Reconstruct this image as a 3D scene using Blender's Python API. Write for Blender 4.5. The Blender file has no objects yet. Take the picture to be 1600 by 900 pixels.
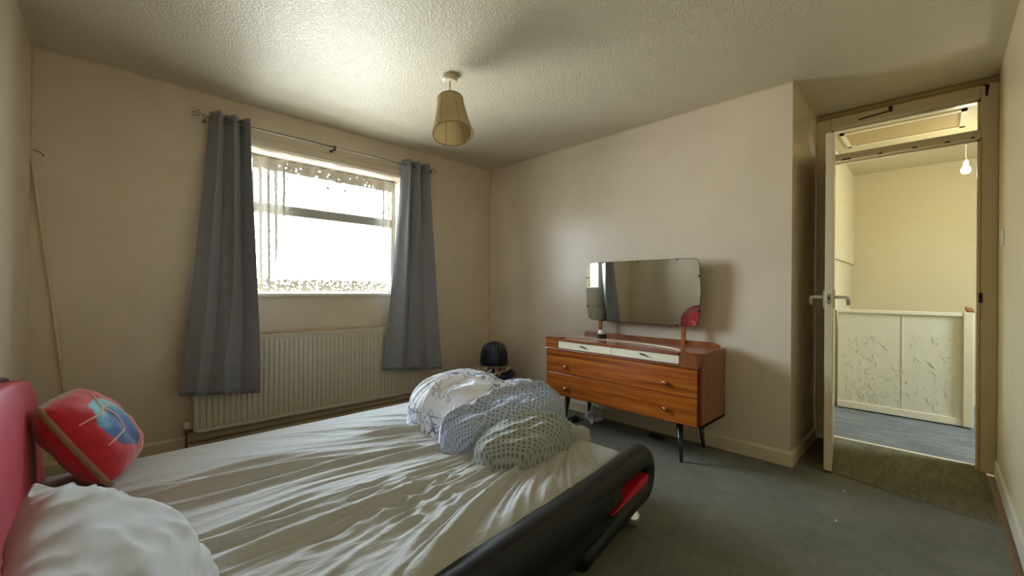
import bpy, bmesh, math, random
from mathutils import Vector, Matrix, noise, Euler
random.seed(4)
SC = bpy.context.scene
COL = SC.collection
PI = math.pi

# ------------------------------------------------------------------ camera
cam_d = bpy.data.cameras.new('camera'); cam = bpy.data.objects.new('camera', cam_d); COL.objects.link(cam)
cam_d.sensor_width = 36; cam_d.lens = 36 * 654.46 / 1600; cam_d.clip_start = 0.02
A_, P_, R_ = 0.7941, 0.002, 0.0089
right0 = Vector((math.sin(A_), -math.cos(A_), 0)); fwd0 = Vector((math.cos(A_), math.sin(A_), 0)); up0 = Vector((0, 0, 1))
fwd = fwd0 * math.cos(P_) + up0 * math.sin(P_); up = -fwd0 * math.sin(P_) + up0 * math.cos(P_)
r2 = right0 * math.cos(R_) + up * math.sin(R_)
u2 = -right0 * math.sin(R_) + up * math.cos(R_)
m = Matrix((r2, u2, -fwd)).transposed().to_4x4(); m.translation = Vector((0, 0, 1.09))
cam.matrix_world = m
SC.camera = cam

# ------------------------------------------------------------------ colour, world, lights
SC.view_settings.view_transform = 'Standard'; SC.view_settings.look = 'None'
SC.view_settings.gamma = 1; SC.view_settings.use_curve_mapping = False
SC.view_settings.exposure = 1.7
SC.cycles.max_bounces = 16; SC.cycles.diffuse_bounces = 10; SC.cycles.glossy_bounces = 6
SC.cycles.transparent_max_bounces = 16; SC.cycles.sample_clamp_indirect = 8
SC.cycles.use_denoising = True; SC.cycles.caustics_reflective = False; SC.cycles.caustics_refractive = False
world = bpy.data.worlds.new('overcast_sky'); SC.world = world; world.use_nodes = True
wn = world.node_tree; wn.nodes.clear()
w_out = wn.nodes.new('ShaderNodeOutputWorld'); w_bg = wn.nodes.new('ShaderNodeBackground')
w_tc = wn.nodes.new('ShaderNodeTexCoord'); w_sx = wn.nodes.new('ShaderNodeSeparateXYZ'); w_r = wn.nodes.new('ShaderNodeValToRGB')
wn.links.new(w_tc.outputs['Generated'], w_sx.inputs[0]); wn.links.new(w_sx.outputs['Z'], w_r.inputs[0])
w_r.color_ramp.elements[0].position = 0.0; w_r.color_ramp.elements[0].color = (0.62, 0.66, 0.64, 1)
w_r.color_ramp.elements[1].position = 0.12; w_r.color_ramp.elements[1].color = (0.72, 0.87, 1.0, 1)
wn.links.new(w_r.outputs[0], w_bg.inputs[0]); w_bg.inputs[1].default_value = 15.0
wn.links.new(w_bg.outputs[0], w_out.inputs[0])

def portal(name, loc, rot, sx, sy):
    l = bpy.data.lights.new(name, 'AREA'); l.shape = 'RECTANGLE'; l.size = sx; l.size_y = sy
    l.cycles.is_portal = True
    o = bpy.data.objects.new(name, l); COL.objects.link(o); o.location = loc; o.rotation_euler = rot
    return o
portal('bedroom_window_daylight', (1.36, 3.74, 1.57), (-PI / 2, 0, 0), 1.3, 1.15)
portal('added_landing_daylight', (4.50, -1.60, 1.55), (PI / 2, 0, 0), .6, 1.1)  # portal for the out-of-view window added to light the landing

# ------------------------------------------------------------------ helpers
def lin(c):
    f = lambda v: v / 12.92 if v <= 0.04045 else ((v + 0.055) / 1.055) ** 2.4
    return tuple(f(v / 255) for v in c) + (1,)

class MB:
    """collects geometry in world coordinates"""
    def __init__(s): s.v = []; s.f = []; s.fm = {}; s.uv = None
    def add(s, vs, fs, mi=0):
        n = len(s.v); s.v += [Vector(v) for v in vs]
        for f in fs:
            if mi: s.fm[len(s.f)] = mi
            s.f.append([i + n for i in f])
        return s
    def box(s, x0, x1, y0, y1, z0, z1, mi=0):
        return s.add([(x0,y0,z0),(x1,y0,z0),(x1,y1,z0),(x0,y1,z0),(x0,y0,z1),(x1,y0,z1),(x1,y1,z1),(x0,y1,z1)],
                     [(0,3,2,1),(4,5,6,7),(0,1,5,4),(1,2,6,5),(2,3,7,6),(3,0,4,7)], mi)
    def obox(s, c, ax, ay, az, hx, hy, hz, mi=0):
        c = Vector(c); ax = Vector(ax).normalized() * hx; ay = Vector(ay).normalized() * hy; az = Vector(az).normalized() * hz
        q = [c + i * ax + j * ay + k * az for k in (-1, 1) for (i, j) in ((-1,-1),(1,-1),(1,1),(-1,1))]
        return s.add(q, [(0,3,2,1),(4,5,6,7),(0,1,5,4),(1,2,6,5),(2,3,7,6),(3,0,4,7)], mi)
    def prism(s, pts, d, mi=0):
        """pts: closed outline in 3d, extruded by d"""
        d = Vector(d); n = len(pts); vs = [Vector(p) for p in pts] + [Vector(p) + d for p in pts]
        return s.add(vs, [tuple(range(n))[::-1], tuple(range(n, 2 * n))] + [(i, (i + 1) % n, n + (i + 1) % n, n + i) for i in range(n)], mi)
    def tube(s, pts, r, seg=10, closed=False, sq=None, mi=0):
        pts = [Vector(p) for p in pts]; n = len(pts); rs = r if isinstance(r, (list, tuple)) else [r] * n
        rings = []; up = None
        for i, p in enumerate(pts):
            t = (pts[(i + 1) % n] - pts[i - 1]) if closed else (pts[min(i + 1, n - 1)] - pts[max(i - 1, 0)])
            t.normalize()
            if up is None:
                up = Vector((0, 0, 1)) if abs(t.z) < 0.9 else Vector((1, 0, 0))
            b = t.cross(up).normalized(); up = b.cross(t).normalized()
            a1, a2 = (1, 1) if sq is None else sq
            rings.append([p + b * math.cos(2 * PI * k / seg) * rs[i] * a1 + up * math.sin(2 * PI * k / seg) * rs[i] * a2 for k in range(seg)])
        vs = [v for rg in rings for v in rg]; fs = []
        for i in range(n if closed else n - 1):
            j = (i + 1) % n
            for k in range(seg):
                fs.append((i * seg + k, j * seg + k, j * seg + (k + 1) % seg, i * seg + (k + 1) % seg))
        if not closed:
            fs.append(tuple(range(seg))); fs.append(tuple((n - 1) * seg + k for k in range(seg))[::-1])
        return s.add(vs, fs, mi)
    def lathe(s, c, prof, seg=32, axis=(0,0,1), cap=True, mi=0):
        c = Vector(c); az = Vector(axis).normalized(); ax = az.orthogonal().normalized(); ay = az.cross(ax)
        vs = []; fs = []
        for (r, h) in prof:
            for k in range(seg):
                a = 2 * PI * k / seg; vs.append(c + az * h + (ax * math.cos(a) + ay * math.sin(a)) * r)
        for i in range(len(prof) - 1):
            for k in range(seg):
                fs.append((i * seg + k, i * seg + (k + 1) % seg, (i + 1) * seg + (k + 1) % seg, (i + 1) * seg + k))
        if cap:
            fs.append(tuple(range(seg))[::-1]); fs.append(tuple((len(prof) - 1) * seg + k for k in range(seg)))
        return s.add(vs, fs, mi)
    def grid(s, fn, nu, nv, wrap_u=False, mi=0):
        vs = [fn(i / nu, j / nv) for j in range(nv + 1) for i in range(nu if wrap_u else nu + 1)]
        w = nu if wrap_u else nu + 1; fs = []
        for j in range(nv):
            for i in range(nu):
                a = i; b = (i + 1) % w if wrap_u else i + 1
                fs.append((j * w + a, j * w + b, (j + 1) * w + b, (j + 1) * w + a))
        return s.add(vs, fs, mi)

def wloc(o):
    l = Vector((0, 0, 0))
    while o is not None:
        l += o.location; o = o.parent
    return l

def build(mb, name, mats, parent=None, origin=None, smooth=False, bevel=0, seg=2, subsurf=0, solid=0, fix=True):
    if origin is None:
        if parent is not None: origin = wloc(parent)
        else:
            lo = Vector((min(v.x for v in mb.v), min(v.y for v in mb.v), min(v.z for v in mb.v)))
            hi = Vector((max(v.x for v in mb.v), max(v.y for v in mb.v), max(v.z for v in mb.v)))
            origin = Vector(((lo.x + hi.x) / 2, (lo.y + hi.y) / 2, lo.z))
    origin = Vector(origin)
    me = bpy.data.meshes.new(name); me.from_pydata([tuple(v - origin) for v in mb.v], [], mb.f)
    mats = mats if isinstance(mats, (list, tuple)) else [mats]
    for mt in mats: me.materials.append(mt)
    for i, mi in mb.fm.items(): me.polygons[i].material_index = mi
    if fix:
        bm = bmesh.new(); bm.from_mesh(me); bmesh.ops.recalc_face_normals(bm, faces=bm.faces); bm.to_mesh(me); bm.free()
    if smooth:
        for p in me.polygons: p.use_smooth = True
    me.update()
    o = bpy.data.objects.new(name, me); COL.objects.link(o)
    if parent is not None:
        o.parent = parent; o.location = origin - wloc(parent)
    else: o.location = origin
    if solid:
        md = o.modifiers.new('thickness', 'SOLIDIFY'); md.thickness = solid; md.offset = 0
    if bevel:
        md = o.modifiers.new('rounded_edges', 'BEVEL'); md.width = bevel; md.segments = seg; md.limit_method = 'ANGLE'; md.angle_limit = 0.6
        md.harden_normals = False
    if subsurf:
        md = o.modifiers.new('smooth', 'SUBSURF'); md.levels = subsurf; md.render_levels = subsurf
    return o

def thing(name, loc, label, cat, group=None):
    o = bpy.data.objects.new(name, None); COL.objects.link(o); o.location = loc; o.empty_display_size = 0.1
    return tag(o, label, cat, group)
def tag(o, label, cat, group=None):
    o['label'] = label; o['category'] = cat
    if group: o['group'] = group
    return o
def struct(o, label=None):
    o['kind'] = 'structure'
    if label: o['label'] = label
    return o
def copy_tree(o, parent=None):
    c = o.copy(); COL.objects.link(c); c.parent = parent
    for ch in list(o.children): copy_tree(ch, c)
    return c

# ------------------------------------------------------------------ materials
class NT:
    def __init__(s, name):
        s.m = bpy.data.materials.new(name); s.m.use_nodes = True; s.t = s.m.node_tree; s.t.nodes.clear()
        s.out = s.n('ShaderNodeOutputMaterial'); s.b = s.n('ShaderNodeBsdfPrincipled'); s.l(s.b.outputs[0], s.out.inputs[0])
        s.tc = s.n('ShaderNodeTexCoord')
    def n(s, k, **kw):
        x = s.t.nodes.new(k)
        for a, v in kw.items(): setattr(x, a, v)
        return x
    def l(s, a, b): s.t.links.new(a, b)
    def coords(s, scale=(1,1,1), rot=(0,0,0), src='Object'):
        mp = s.n('ShaderNodeMapping'); mp.inputs['Scale'].default_value = scale; mp.inputs['Rotation'].default_value = rot
        s.l(s.tc.outputs[src], mp.inputs[0]); return mp.outputs[0]
    def noise(s, vec, scale, detail=3, rough=0.55, dist=0):
        x = s.n('ShaderNodeTexNoise'); x.inputs['Scale'].default_value = scale; x.inputs['Detail'].default_value = detail
        x.inputs['Roughness'].default_value = rough; x.inputs['Distortion'].default_value = dist; s.l(vec, x.inputs['Vector']); return x.outputs['Fac']
    def vor(s, vec, scale, feature='F1', rnd=1):
        x = s.n('ShaderNodeTexVoronoi'); x.feature = feature; x.inputs['Scale'].default_value = scale; x.inputs['Randomness'].default_value = rnd
        s.l(vec, x.inputs['Vector']); return x.outputs['Distance']
    def ramp(s, fac, stops, interp='LINEAR'):
        x = s.n('ShaderNodeValToRGB'); cr = x.color_ramp; cr.interpolation = interp
        while len(cr.elements) < len(stops): cr.elements.new(0.5)
        for e, (p, c) in zip(cr.elements, stops):
            e.position = p; e.color = c if len(c) == 4 else (*c, 1)
        s.l(fac, x.inputs[0]); return x.outputs[0]
    def mix(s, fac, a, b, blend='MIX'):
        x = s.n('ShaderNodeMix'); x.data_type = 'RGBA'; x.blend_type = blend
        if isinstance(fac, (int, float)): x.inputs[0].default_value = fac
        else: s.l(fac, x.inputs[0])
        for i, c in ((6, a), (7, b)):
            if isinstance(c, tuple): x.inputs[i].default_value = c
            else: s.l(c, x.inputs[i])
        return x.outputs[2]
    def math(s, op, a, b=0.0, c=0.0, clamp=False):
        x = s.n('ShaderNodeMath'); x.operation = op; x.use_clamp = clamp
        for i, v in enumerate((a, b, c)):
            if isinstance(v, (int, float)): x.inputs[i].default_value = v
            else: s.l(v, x.inputs[i])
        return x.outputs[0]
    def sep(s, vec):
        x = s.n('ShaderNodeSeparateXYZ'); s.l(vec, x.inputs[0]); return x.outputs
    def bump(s, h, strength=0.2, dist=0.01):
        x = s.n('ShaderNodeBump'); x.inputs['Strength'].default_value = strength; x.inputs['Distance'].default_value = dist
        s.l(h, x.inputs['Height']); s.l(x.outputs[0], s.b.inputs['Normal']); return x
    def base(s, c, rough=0.6, metal=0.0, spec=0.5):
        if isinstance(c, tuple): s.b.inputs['Base Color'].default_value = c
        else: s.l(c, s.b.inputs['Base Color'])
        s.b.inputs['Roughness'].default_value = rough; s.b.inputs['Metallic'].default_value = metal
        s.b.inputs['Specular IOR Level'].default_value = spec; return s

def scalec(c, k): return (min(c[0]*k,1), min(c[1]*k,1), min(c[2]*k,1), 1)
def simple(name, rgb, rough=0.5, metal=0.0, spec=0.5, var=0.06, nscale=12, bump=0.0, bscale=60):
    t = NT(name); c = lin(rgb); v = t.coords()
    f = t.noise(v, nscale, 4)
    t.base(t.mix(f, scalec(c, 1 - var), scalec(c, 1 + var)), rough, metal, spec)
    if bump: t.bump(t.noise(v, bscale, 3), bump, 0.004)
    return t.m

def wall_paint(name, rgb, rough=0.42, stain=0.16, spec=0.4, warm=None):
    t = NT(name); c = lin(rgb); v = t.coords()
    big = t.noise(v, 0.9, 5, 0.6, 0.6); mid = t.noise(v, 5.0, 4, 0.6)
    col = t.mix(t.ramp(big, [(0.35, (0,0,0)), (0.7, (1,1,1))]), scalec(c, 1 - stain), c)
    col = t.mix(t.math('MULTIPLY', t.ramp(mid, [(0.5, (0,0,0)), (0.8, (1,1,1))]), 0.35), col, lin(warm) if warm else scalec(c, 0.85))
    t.base(col, rough, 0, spec)
    fine = t.noise(v, 260, 2); lump = t.noise(v, 38, 3)
    h = t.math('ADD', t.math('MULTIPLY', fine, 0.25), t.math('MULTIPLY', lump, 0.9))
    t.bump(h, 0.22, 0.004)
    return t.m

M = {}
M['wall'] = wall_paint('beige_wall_paint', (224, 210, 188), 0.30, 0.12, 0.5, (206, 186, 158))
M['wall_yellow'] = wall_paint('magnolia_wall_paint', (220, 206, 170), 0.45, 0.12, 0.4, (196, 176, 128))
M['landing_wall'] = wall_paint('landing_cream_paint', (200, 188, 150), 0.6, 0.08, 0.3, (200, 182, 130))
def ceiling_mat():
    t = NT('textured_ceiling_paint'); c = lin((206, 197, 174)); v = t.coords()
    big = t.noise(v, 0.8, 4, 0.6, 0.4)
    t.base(t.mix(big, scalec(c, 0.86), scalec(c, 1.08)), 0.42, 0, 0.4)
    a = t.noise(v, 85, 2, 0.5, 0.6); b = t.vor(v, 95)
    h = t.math('ADD', t.ramp(a, [(0.42, (0,0,0)), (0.62, (1,1,1))]), t.math('MULTIPLY', b, 0.5))
    t.bump(h, 0.5, 0.004)
    return t.m
M['ceiling'] = ceiling_mat()
M['ceil_landing'] = simple('landing_ceiling_paint', (196, 184, 148), 0.7, var=0.05, nscale=3)
M['gloss_cream'] = simple('cream_gloss_woodwork', (214, 202, 172), 0.3, var=0.08, nscale=5, bump=0.08, bscale=30)
M['gloss_white'] = simple('off_white_gloss', (222, 214, 192), 0.28, var=0.06, nscale=6)
M['cove'] = simple('pale_plaster_line', (210, 190, 158), 0.6, var=0.1, nscale=20)
M['dark_line'] = simple('brown_beading', (158, 138, 96), 0.6, var=0.15)
M['rad'] = simple('radiator_enamel', (214, 208, 190), 0.32, var=0.04, nscale=4)
M['metal'] = simple('brushed_steel', (170, 165, 155), 0.32, 0.9)
M['rodmetal'] = simple('satin_nickel_rod', (150, 142, 128), 0.35, 0.8)
M['chrome'] = simple('chrome_ball', (225, 225, 225), 0.15, 0.9, var=0.02)
M['brass'] = simple('copper_brass_knob', (196, 140, 110), 0.22, 0.9)
M['darkbrass'] = simple('dark_bronze', (70, 60, 48), 0.35, 0.8)
M['black_gloss'] = simple('black_lacquer', (22, 22, 24), 0.3, var=0.1)
M['tape'] = simple('dark_purple_tape', (38, 24, 34), 0.75)
M['upvc'] = simple('brown_window_frame', (140, 136, 128), 0.4)
M['copper'] = simple('old_copper_pipe', (110, 84, 62), 0.45, 0.4)
M['navy'] = simple('navy_plastic', (22, 28, 52), 0.35, var=0.08)
M['blue_tub'] = simple('dark_blue_plastic', (30, 42, 82), 0.4, var=0.08)
M['peg'] = simple('cream_wooden_peg', (226, 210, 184), 0.6, var=0.15, nscale=40)
M['white_plastic'] = simple('white_plastic', (225, 222, 210), 0.35, var=0.03)
M['black_pot'] = simple('black_pot', (30, 30, 34), 0.35)
M['rubber'] = simple('dark_recess', (30, 25, 20), 0.8)

def wood(name, c1, c2, c3, axis='y', scale=1.0, rough=0.28):
    t = NT(name)
    sc = {'y': (9, 0.55, 30), 'x': (0.55, 9, 30), 'z': (30, 30, 0.6)}[axis]
    v = t.coords(tuple(k * scale for k in sc))
    a = t.noise(v, 1.6, 6, 0.62, 0.7); b = t.noise(t.coords(tuple(k * scale * 3 for k in sc)), 4, 3, 0.6)
    f = t.math('ADD', t.math('MULTIPLY', a, 0.78), t.math('MULTIPLY', b, 0.22))
    t.base(t.ramp(f, [(0.3, lin(c1)), (0.5, lin(c2)), (0.68, lin(c3))]), rough, 0, 0.5)
    t.b.inputs['Coat Weight'].default_value = 0.3; t.b.inputs['Coat Roughness'].default_value = 0.15
    return t.m
M['teak'] = wood('striped_teak_veneer', (84, 36, 8), (160, 84, 24), (200, 122, 46))
M['teak_side'] = wood('teak_side_veneer', (98, 52, 22), (134, 76, 36), (156, 94, 48), 'z', 0.5, 0.35)
M['teak_top'] = wood('polished_teak_top', (112, 58, 30), (146, 82, 48), (168, 102, 64), 'y', 0.5, 0.2)
M['cream_lacquer'] = simple('cream_lacquer_drawer', (240, 232, 205), 0.3, var=0.02)

def carpet(name, c1, c2, streak=None):
    t = NT(name); v = t.coords()
    a = t.noise(v, 160, 3, 0.7); b = t.noise(v, 3.0, 4, 0.6); c = t.noise(v, 30, 4, 0.7)
    f = t.math('ADD', t.math('MULTIPLY', a, 0.35), t.math('ADD', t.math('MULTIPLY', b, 0.35), t.math('MULTIPLY', c, 0.3)))
    col = t.ramp(f, [(0.32, lin(c1)), (0.66, lin(c2))])
    if streak:
        s = t.noise(t.coords(streak), 1.0, 4, 0.7, 0.4)
        col = t.mix(t.math('MULTIPLY', t.ramp(s, [(0.4, (0,0,0)), (0.7, (1,1,1))]), 0.55), col, scalec(lin(c1), 0.6))
    spots = t.ramp(t.vor(t.coords((1, 1, 0)), 2.3), [(0.0, (1,1,1)), (0.05, (0,0,0))])
    col = t.mix(t.math('MULTIPLY', spots, 0.5), col, scalec(lin(c1), 0.5))
    t.base(col, 0.95, 0, 0.1)
    t.bump(t.math('ADD', a, c), 0.6, 0.006)
    return t.m
M['carpet'] = carpet('worn_grey_carpet', (96, 97, 90), (136, 136, 126))
M['carpet_door'] = carpet('olive_grey_carpet_strip', (96, 95, 78), (136, 131, 108), (4, 26, 1))
M['carpet_landing'] = carpet('landing_blue_grey_carpet', (92, 98, 102), (150, 154, 154), (30, 3, 1))
M['floorboard'] = wood('bare_floorboards', (70, 52, 36), (120, 96, 68), (146, 122, 92), 'x', 0.6, 0.8)

def fabric(name, rgb, var=0.08, rough=0.85, weave=500, bump=0.15, sheen=0.2):
    t = NT(name); c = lin(rgb); v = t.coords()
    n = t.noise(v, 8, 4); w = t.noise(v, weave, 2)
    t.base(t.mix(n, scalec(c, 1 - var), scalec(c, 1 + var)), rough, 0, 0.2)
    t.b.inputs['Sheen Weight'].default_value = sheen
    t.bump(t.math('ADD', w, t.math('MULTIPLY', t.noise(v, 25, 4), 1.4)), bump, 0.004)
    return t.m
def sheet_mat():
    t = NT('grey_jersey_sheet'); c = lin((180, 180, 176)); v = t.coords((4, 22, 4), (0, 0, .10))
    t.base(t.mix(t.noise(v, .5, 3), scalec(c, .94), scalec(c, 1.05)), .75, 0, .2); t.b.inputs['Sheen Weight'].default_value = .2
    t.bump(t.math('ADD', t.noise(v, 2.2, 5, .65, .5), t.math('MULTIPLY', t.noise(t.coords((10, 16, 4), (0, 0, -.4)), 1.6, 4), .4)), .55, .012); return t.m
M['sheet'] = sheet_mat()
M['pillow_grey'] = fabric('light_grey_cotton', (172, 172, 168), 0.06, 0.85)
M['mattress_side'] = fabric('mattress_ticking', (150, 142, 130))
def curtain_mat():
    t = NT('slate_grey_satin_curtain'); c = lin((134, 136, 143)); uvn = t.tc.outputs['UV']
    mp = t.n('ShaderNodeMapping'); mp.inputs['Scale'].default_value = (11, 11, 1); mp.inputs['Rotation'].default_value = (0, 0, PI / 4)
    t.l(uvn, mp.inputs[0])
    br = t.n('ShaderNodeTexBrick'); br.offset = 0; br.inputs['Scale'].default_value = 1; br.inputs['Mortar Size'].default_value = 0.035
    br.inputs['Brick Width'].default_value = 1; br.inputs['Row Height'].default_value = 1
    t.l(mp.outputs[0], br.inputs['Vector'])
    f = br.outputs['Fac']
    t.base(t.mix(t.math('MULTIPLY', f, 0.35), c, scalec(c, 0.6)), 0.5, 0, 0.4)
    t.b.inputs['Sheen Weight'].default_value = 0.3
    t.bump(f, 0.25, 0.003)
    return t.m
M['curtain'] = curtain_mat()

def leather(name, rgb, rough=0.38):
    t = NT(name); c = lin(rgb); v = t.coords()
    t.base(t.mix(t.noise(v, 6, 3), scalec(c, 0.85), scalec(c, 1.15)), rough, 0, 0.32)
    t.bump(t.vor(v, 420), 0.12, 0.002)
    return t.m
M['black_leather'] = leather('black_faux_leather', (20, 20, 21), 0.40)
M['red_leather'] = leather('red_faux_leather', (186, 28, 44), 0.42)
M['brown_edge'] = simple('brown_edge_trim', (70, 48, 40), .6)
M['red_leather_sheen'] = leather('red_headboard_leather_painted_sheen', (188, 70, 84), 0.5)  # red leather, its pinkish sheen painted into the base colour

def lace_mat():
    t = NT('lace_net_curtain'); uv = t.sep(t.tc.outputs['UV']); U, V = uv[0], uv[1]      # metres: along wall, height above sill
    uvv = t.tc.outputs['UV']
    def sm(x, a, b): 
        mr = t.n('ShaderNodeMapRange'); mr.interpolation_type = 'SMOOTHSTEP'; mr.inputs['From Min'].default_value = a; mr.inputs['From Max'].default_value = b
        t.l(x, mr.inputs['Value']); return mr.outputs[0]
    def mapped(s): 
        mp = t.n('ShaderNodeMapping'); mp.inputs['Scale'].default_value = s; t.l(uvv, mp.inputs[0]); return mp.outputs[0]
    n1 = t.noise(mapped((46, 40, 1)), 1, 2, 0.5)
    n2 = t.noise(mapped((60, 10, 1)), 1, 3, 0.6)
    header = sm(V, 0.915, 0.93)
    holes = sm(t.vor(mapped((24, 34, 1)), 1), 0.16, 0.2)
    head_a = t.math('MULTIPLY', header, holes)
    dth = t.math('SUBTRACT', 0.70, t.math('MULTIPLY', sm(V, 0.72, 0.95), 0.16))
    drips = t.math('GREATER_THAN', n2, dth)
    wv = t.math('SINE', t.math('MULTIPLY', U, 46.0))
    scal = t.math('ADD', V, t.math('MULTIPLY', t.math('ABSOLUTE', wv), -0.02))
    border = t.math('SUBTRACT', 1.0, sm(scal, 0.075, 0.085))
    b_a = t.math('MULTIPLY', border, t.math('ADD', 0.45, t.math('MULTIPLY', sm(n1, 0.40, 0.44), 0.55)))
    left = t.math('SUBTRACT', 1.0, sm(t.math('ADD', U, t.math('MULTIPLY', V, -0.12)), 0.13, 0.21))
    st = t.math('SINE', t.math('MULTIPLY', t.math('ADD', U, t.math('MULTIPLY', V, 0.012)), 120.0))
    l_a = t.math('MULTIPLY', t.math('MULTIPLY', left, sm(t.math('ADD', st, t.math('MULTIPLY', n1, 1.6)), 1.0, 1.1)), 1.0)
    rgt = t.math('MULTIPLY', t.math('MULTIPLY', sm(U, 1.0, 1.05), sm(t.math('ADD', st, t.math('MULTIPLY', n1, 1.6)), 1.0, 1.3)), sm(V, 0.35, 0.6))
    a = t.math('MAXIMUM', t.math('MAXIMUM', head_a, drips), t.math('MAXIMUM', t.math('MAXIMUM', b_a, l_a), rgt))
    a = t.math('MAXIMUM', a, 0.02, clamp=True)
    t.base(lin((226, 220, 206)), 0.9, 0, 0.1)
    tr = t.n('ShaderNodeBsdfTransparent'); mx = t.n('ShaderNodeMixShader')
    t.l(a, mx.inputs[0]); t.l(tr.outputs[0], mx.inputs[1]); t.l(t.b.outputs[0], mx.inputs[2]); t.l(mx.outputs[0], t.out.inputs[0])
    return t.m
M['lace'] = lace_mat()

def glass_mat():
    t = NT('window_glass'); tr = t.n('ShaderNodeBsdfTransparent'); gl = t.n('ShaderNodeBsdfGlossy'); gl.inputs['Roughness'].default_value = 0.02
    mx = t.n('ShaderNodeMixShader'); fr = t.n('ShaderNodeFresnel'); fr.inputs[0].default_value = 1.45
    t.l(t.math('MULTIPLY', fr.outputs[0], 0.7), mx.inputs[0]); t.l(tr.outputs[0], mx.inputs[1]); t.l(gl.outputs[0], mx.inputs[2]); t.l(mx.outputs[0], t.out.inputs[0])
    t.t.nodes.remove(t.b); return t.m
M['glass'] = glass_mat()
def mirror_mat():
    t = NT('silvered_mirror'); t.base(lin((226, 230, 222)), 0.02, 1.0); return t.m
M['mirror'] = mirror_mat()
def shade_mat():
    t = NT('cream_fabric_lampshade'); t.base(lin((188, 172, 134)), 0.8, 0, 0.1)
    tl = t.n('ShaderNodeBsdfTranslucent'); tl.inputs[0].default_value = lin((240, 226, 190)); mx = t.n('ShaderNodeMixShader'); mx.inputs[0].default_value = 0.28
    t.l(t.b.outputs[0], mx.inputs[1]); t.l(tl.outputs[0], mx.inputs[2]); t.l(mx.outputs[0], t.out.inputs[0]); return t.m
M['shade'] = shade_mat()
M['shade_trim'] = fabric('brown_shade_trim', (150, 128, 92))
def bulb_mat():
    t = NT('frosted_bulb'); t.base(lin((245, 240, 225)), 0.4); t.b.inputs['Emission Color'].default_value = (1, 0.95, 0.8, 1); t.b.inputs['Emission Strength'].default_value = .4; return t.m
M['bulb'] = bulb_mat()
def duvet_floral():
    t = NT('white_cotton_with_blue_flowers'); v = t.coords()
    w = t.n('ShaderNodeVectorMath'); w.operation = 'ADD'
    nn = t.n('ShaderNodeTexNoise'); nn.inputs['Scale'].default_value = 9; t.l(v, nn.inputs['Vector'])
    sc = t.n('ShaderNodeVectorMath'); sc.operation = 'SCALE'; sc.inputs['Scale'].default_value = 0.16; t.l(nn.outputs['Color'], sc.inputs[0])
    t.l(v, w.inputs[0]); t.l(sc.outputs[0], w.inputs[1])
    lines = t.ramp(t.vor(w.outputs[0], 17, 'DISTANCE_TO_EDGE'), [(0.0, (1,1,1)), (0.05, (0.8,0.8,0.8)), (0.10, (0,0,0))])
    patches = t.ramp(t.noise(v, 4.5, 3, 0.6, 0.5), [(0.44, (0,0,0)), (0.52, (1,1,1))])
    blot = t.ramp(t.noise(w.outputs[0], 30, 3, 0.6), [(0.58, (0,0,0)), (0.64, (1,1,1))])
    ink = t.math('MULTIPLY', t.math('MAXIMUM', lines, blot), patches)
    soft = t.ramp(t.noise(v, 14, 2), [(0.62, (0,0,0)), (0.72, (1,1,1))])
    col = t.mix(t.math('MULTIPLY', soft, 0.55), lin((238, 243, 252)), lin((136, 162, 220)))
    col = t.mix(t.math('MULTIPLY', ink, 0.85), col, lin((72, 86, 140)))
    t.base(col, 0.8, 0, 0.2); t.b.inputs['Sheen Weight'].default_value = 0.2
    t.bump(t.noise(v, 30, 4), 0.25, 0.01)
    return t.m
M['floral'] = duvet_floral()
def dotted(name, base, dot, scale):
    t = NT(name); uv = t.tc.outputs['UV']
    mp = t.n('ShaderNodeMapping'); mp.inputs['Scale'].default_value = (scale, scale, 0); mp.inputs['Rotation'].default_value = (0, 0, PI / 4); t.l(uv, mp.inputs[0])
    d = t.vor(mp.outputs[0], 1, 'F1', 0.0)
    f = t.ramp(d, [(0.2, (1,1,1)), (0.34, (0,0,0))])
    t.base(t.mix(t.math('MULTIPLY', f, 0.9), lin(base), lin(dot)), 0.85, 0, 0.2); t.b.inputs['Sheen Weight'].default_value = 0.2
    t.bump(t.noise(t.coords(), 26, 4), 0.3, 0.01)
    return t.m
M['dots_blue'] = dotted('pale_blue_cotton_with_grey_dots', (184, 196, 220), (104, 118, 152), 46)
M['dots_green'] = dotted('grey_cotton_with_dark_dots', (160, 163, 156), (94, 102, 104), 44)
def cushion_mat():
    t = NT('red_cushion_print'); v = t.tc.outputs['UV']; s = t.sep(v)
    def blob(cx, cy, rx, ry):
        dx = t.math('DIVIDE', t.math('SUBTRACT', s[0], cx), rx); dy = t.math('DIVIDE', t.math('SUBTRACT', s[1], cy), ry)
        d = t.math('ADD', t.math('MULTIPLY', dx, dx), t.math('MULTIPLY', dy, dy))
        return t.math('ADD', d, t.math('MULTIPLY', t.noise(v, 3.2, 4), 2.2))
    d = blob(0.40, 0.50, 0.20, 0.27)
    red = t.mix(t.noise(v, 9, 3), lin((176, 26, 42)), lin((210, 48, 62)))
    ring = t.ramp(t.math('ADD', s[1], t.math('MULTIPLY', t.noise(v, 6, 3), 0.5)), [(0.45, lin((22, 34, 90))), (0.75, lin((30, 92, 160))), (0.95, lin((120, 190, 200)))])
    msk = t.ramp(d, [(1.35, (1,1,1)), (1.5, (0,0,0))]) if False else t.math('LESS_THAN', d, 2.5)
    col = t.mix(msk, red, ring)
    t.base(col, 0.7, 0, 0.3); t.b.inputs['Sheen Weight'].default_value = 0.4
    t.bump(t.noise(t.coords(), 20, 3), 0.3, 0.01)
    return t.m
M['cushion'] = cushion_mat()
M['cushion_edge'] = fabric('tan_fleece_edge', (150, 118, 88), 0.1, 0.95, sheen=0.6)
M['cushion_seam'] = fabric('pale_pink_cord', (240, 196, 178))
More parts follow.
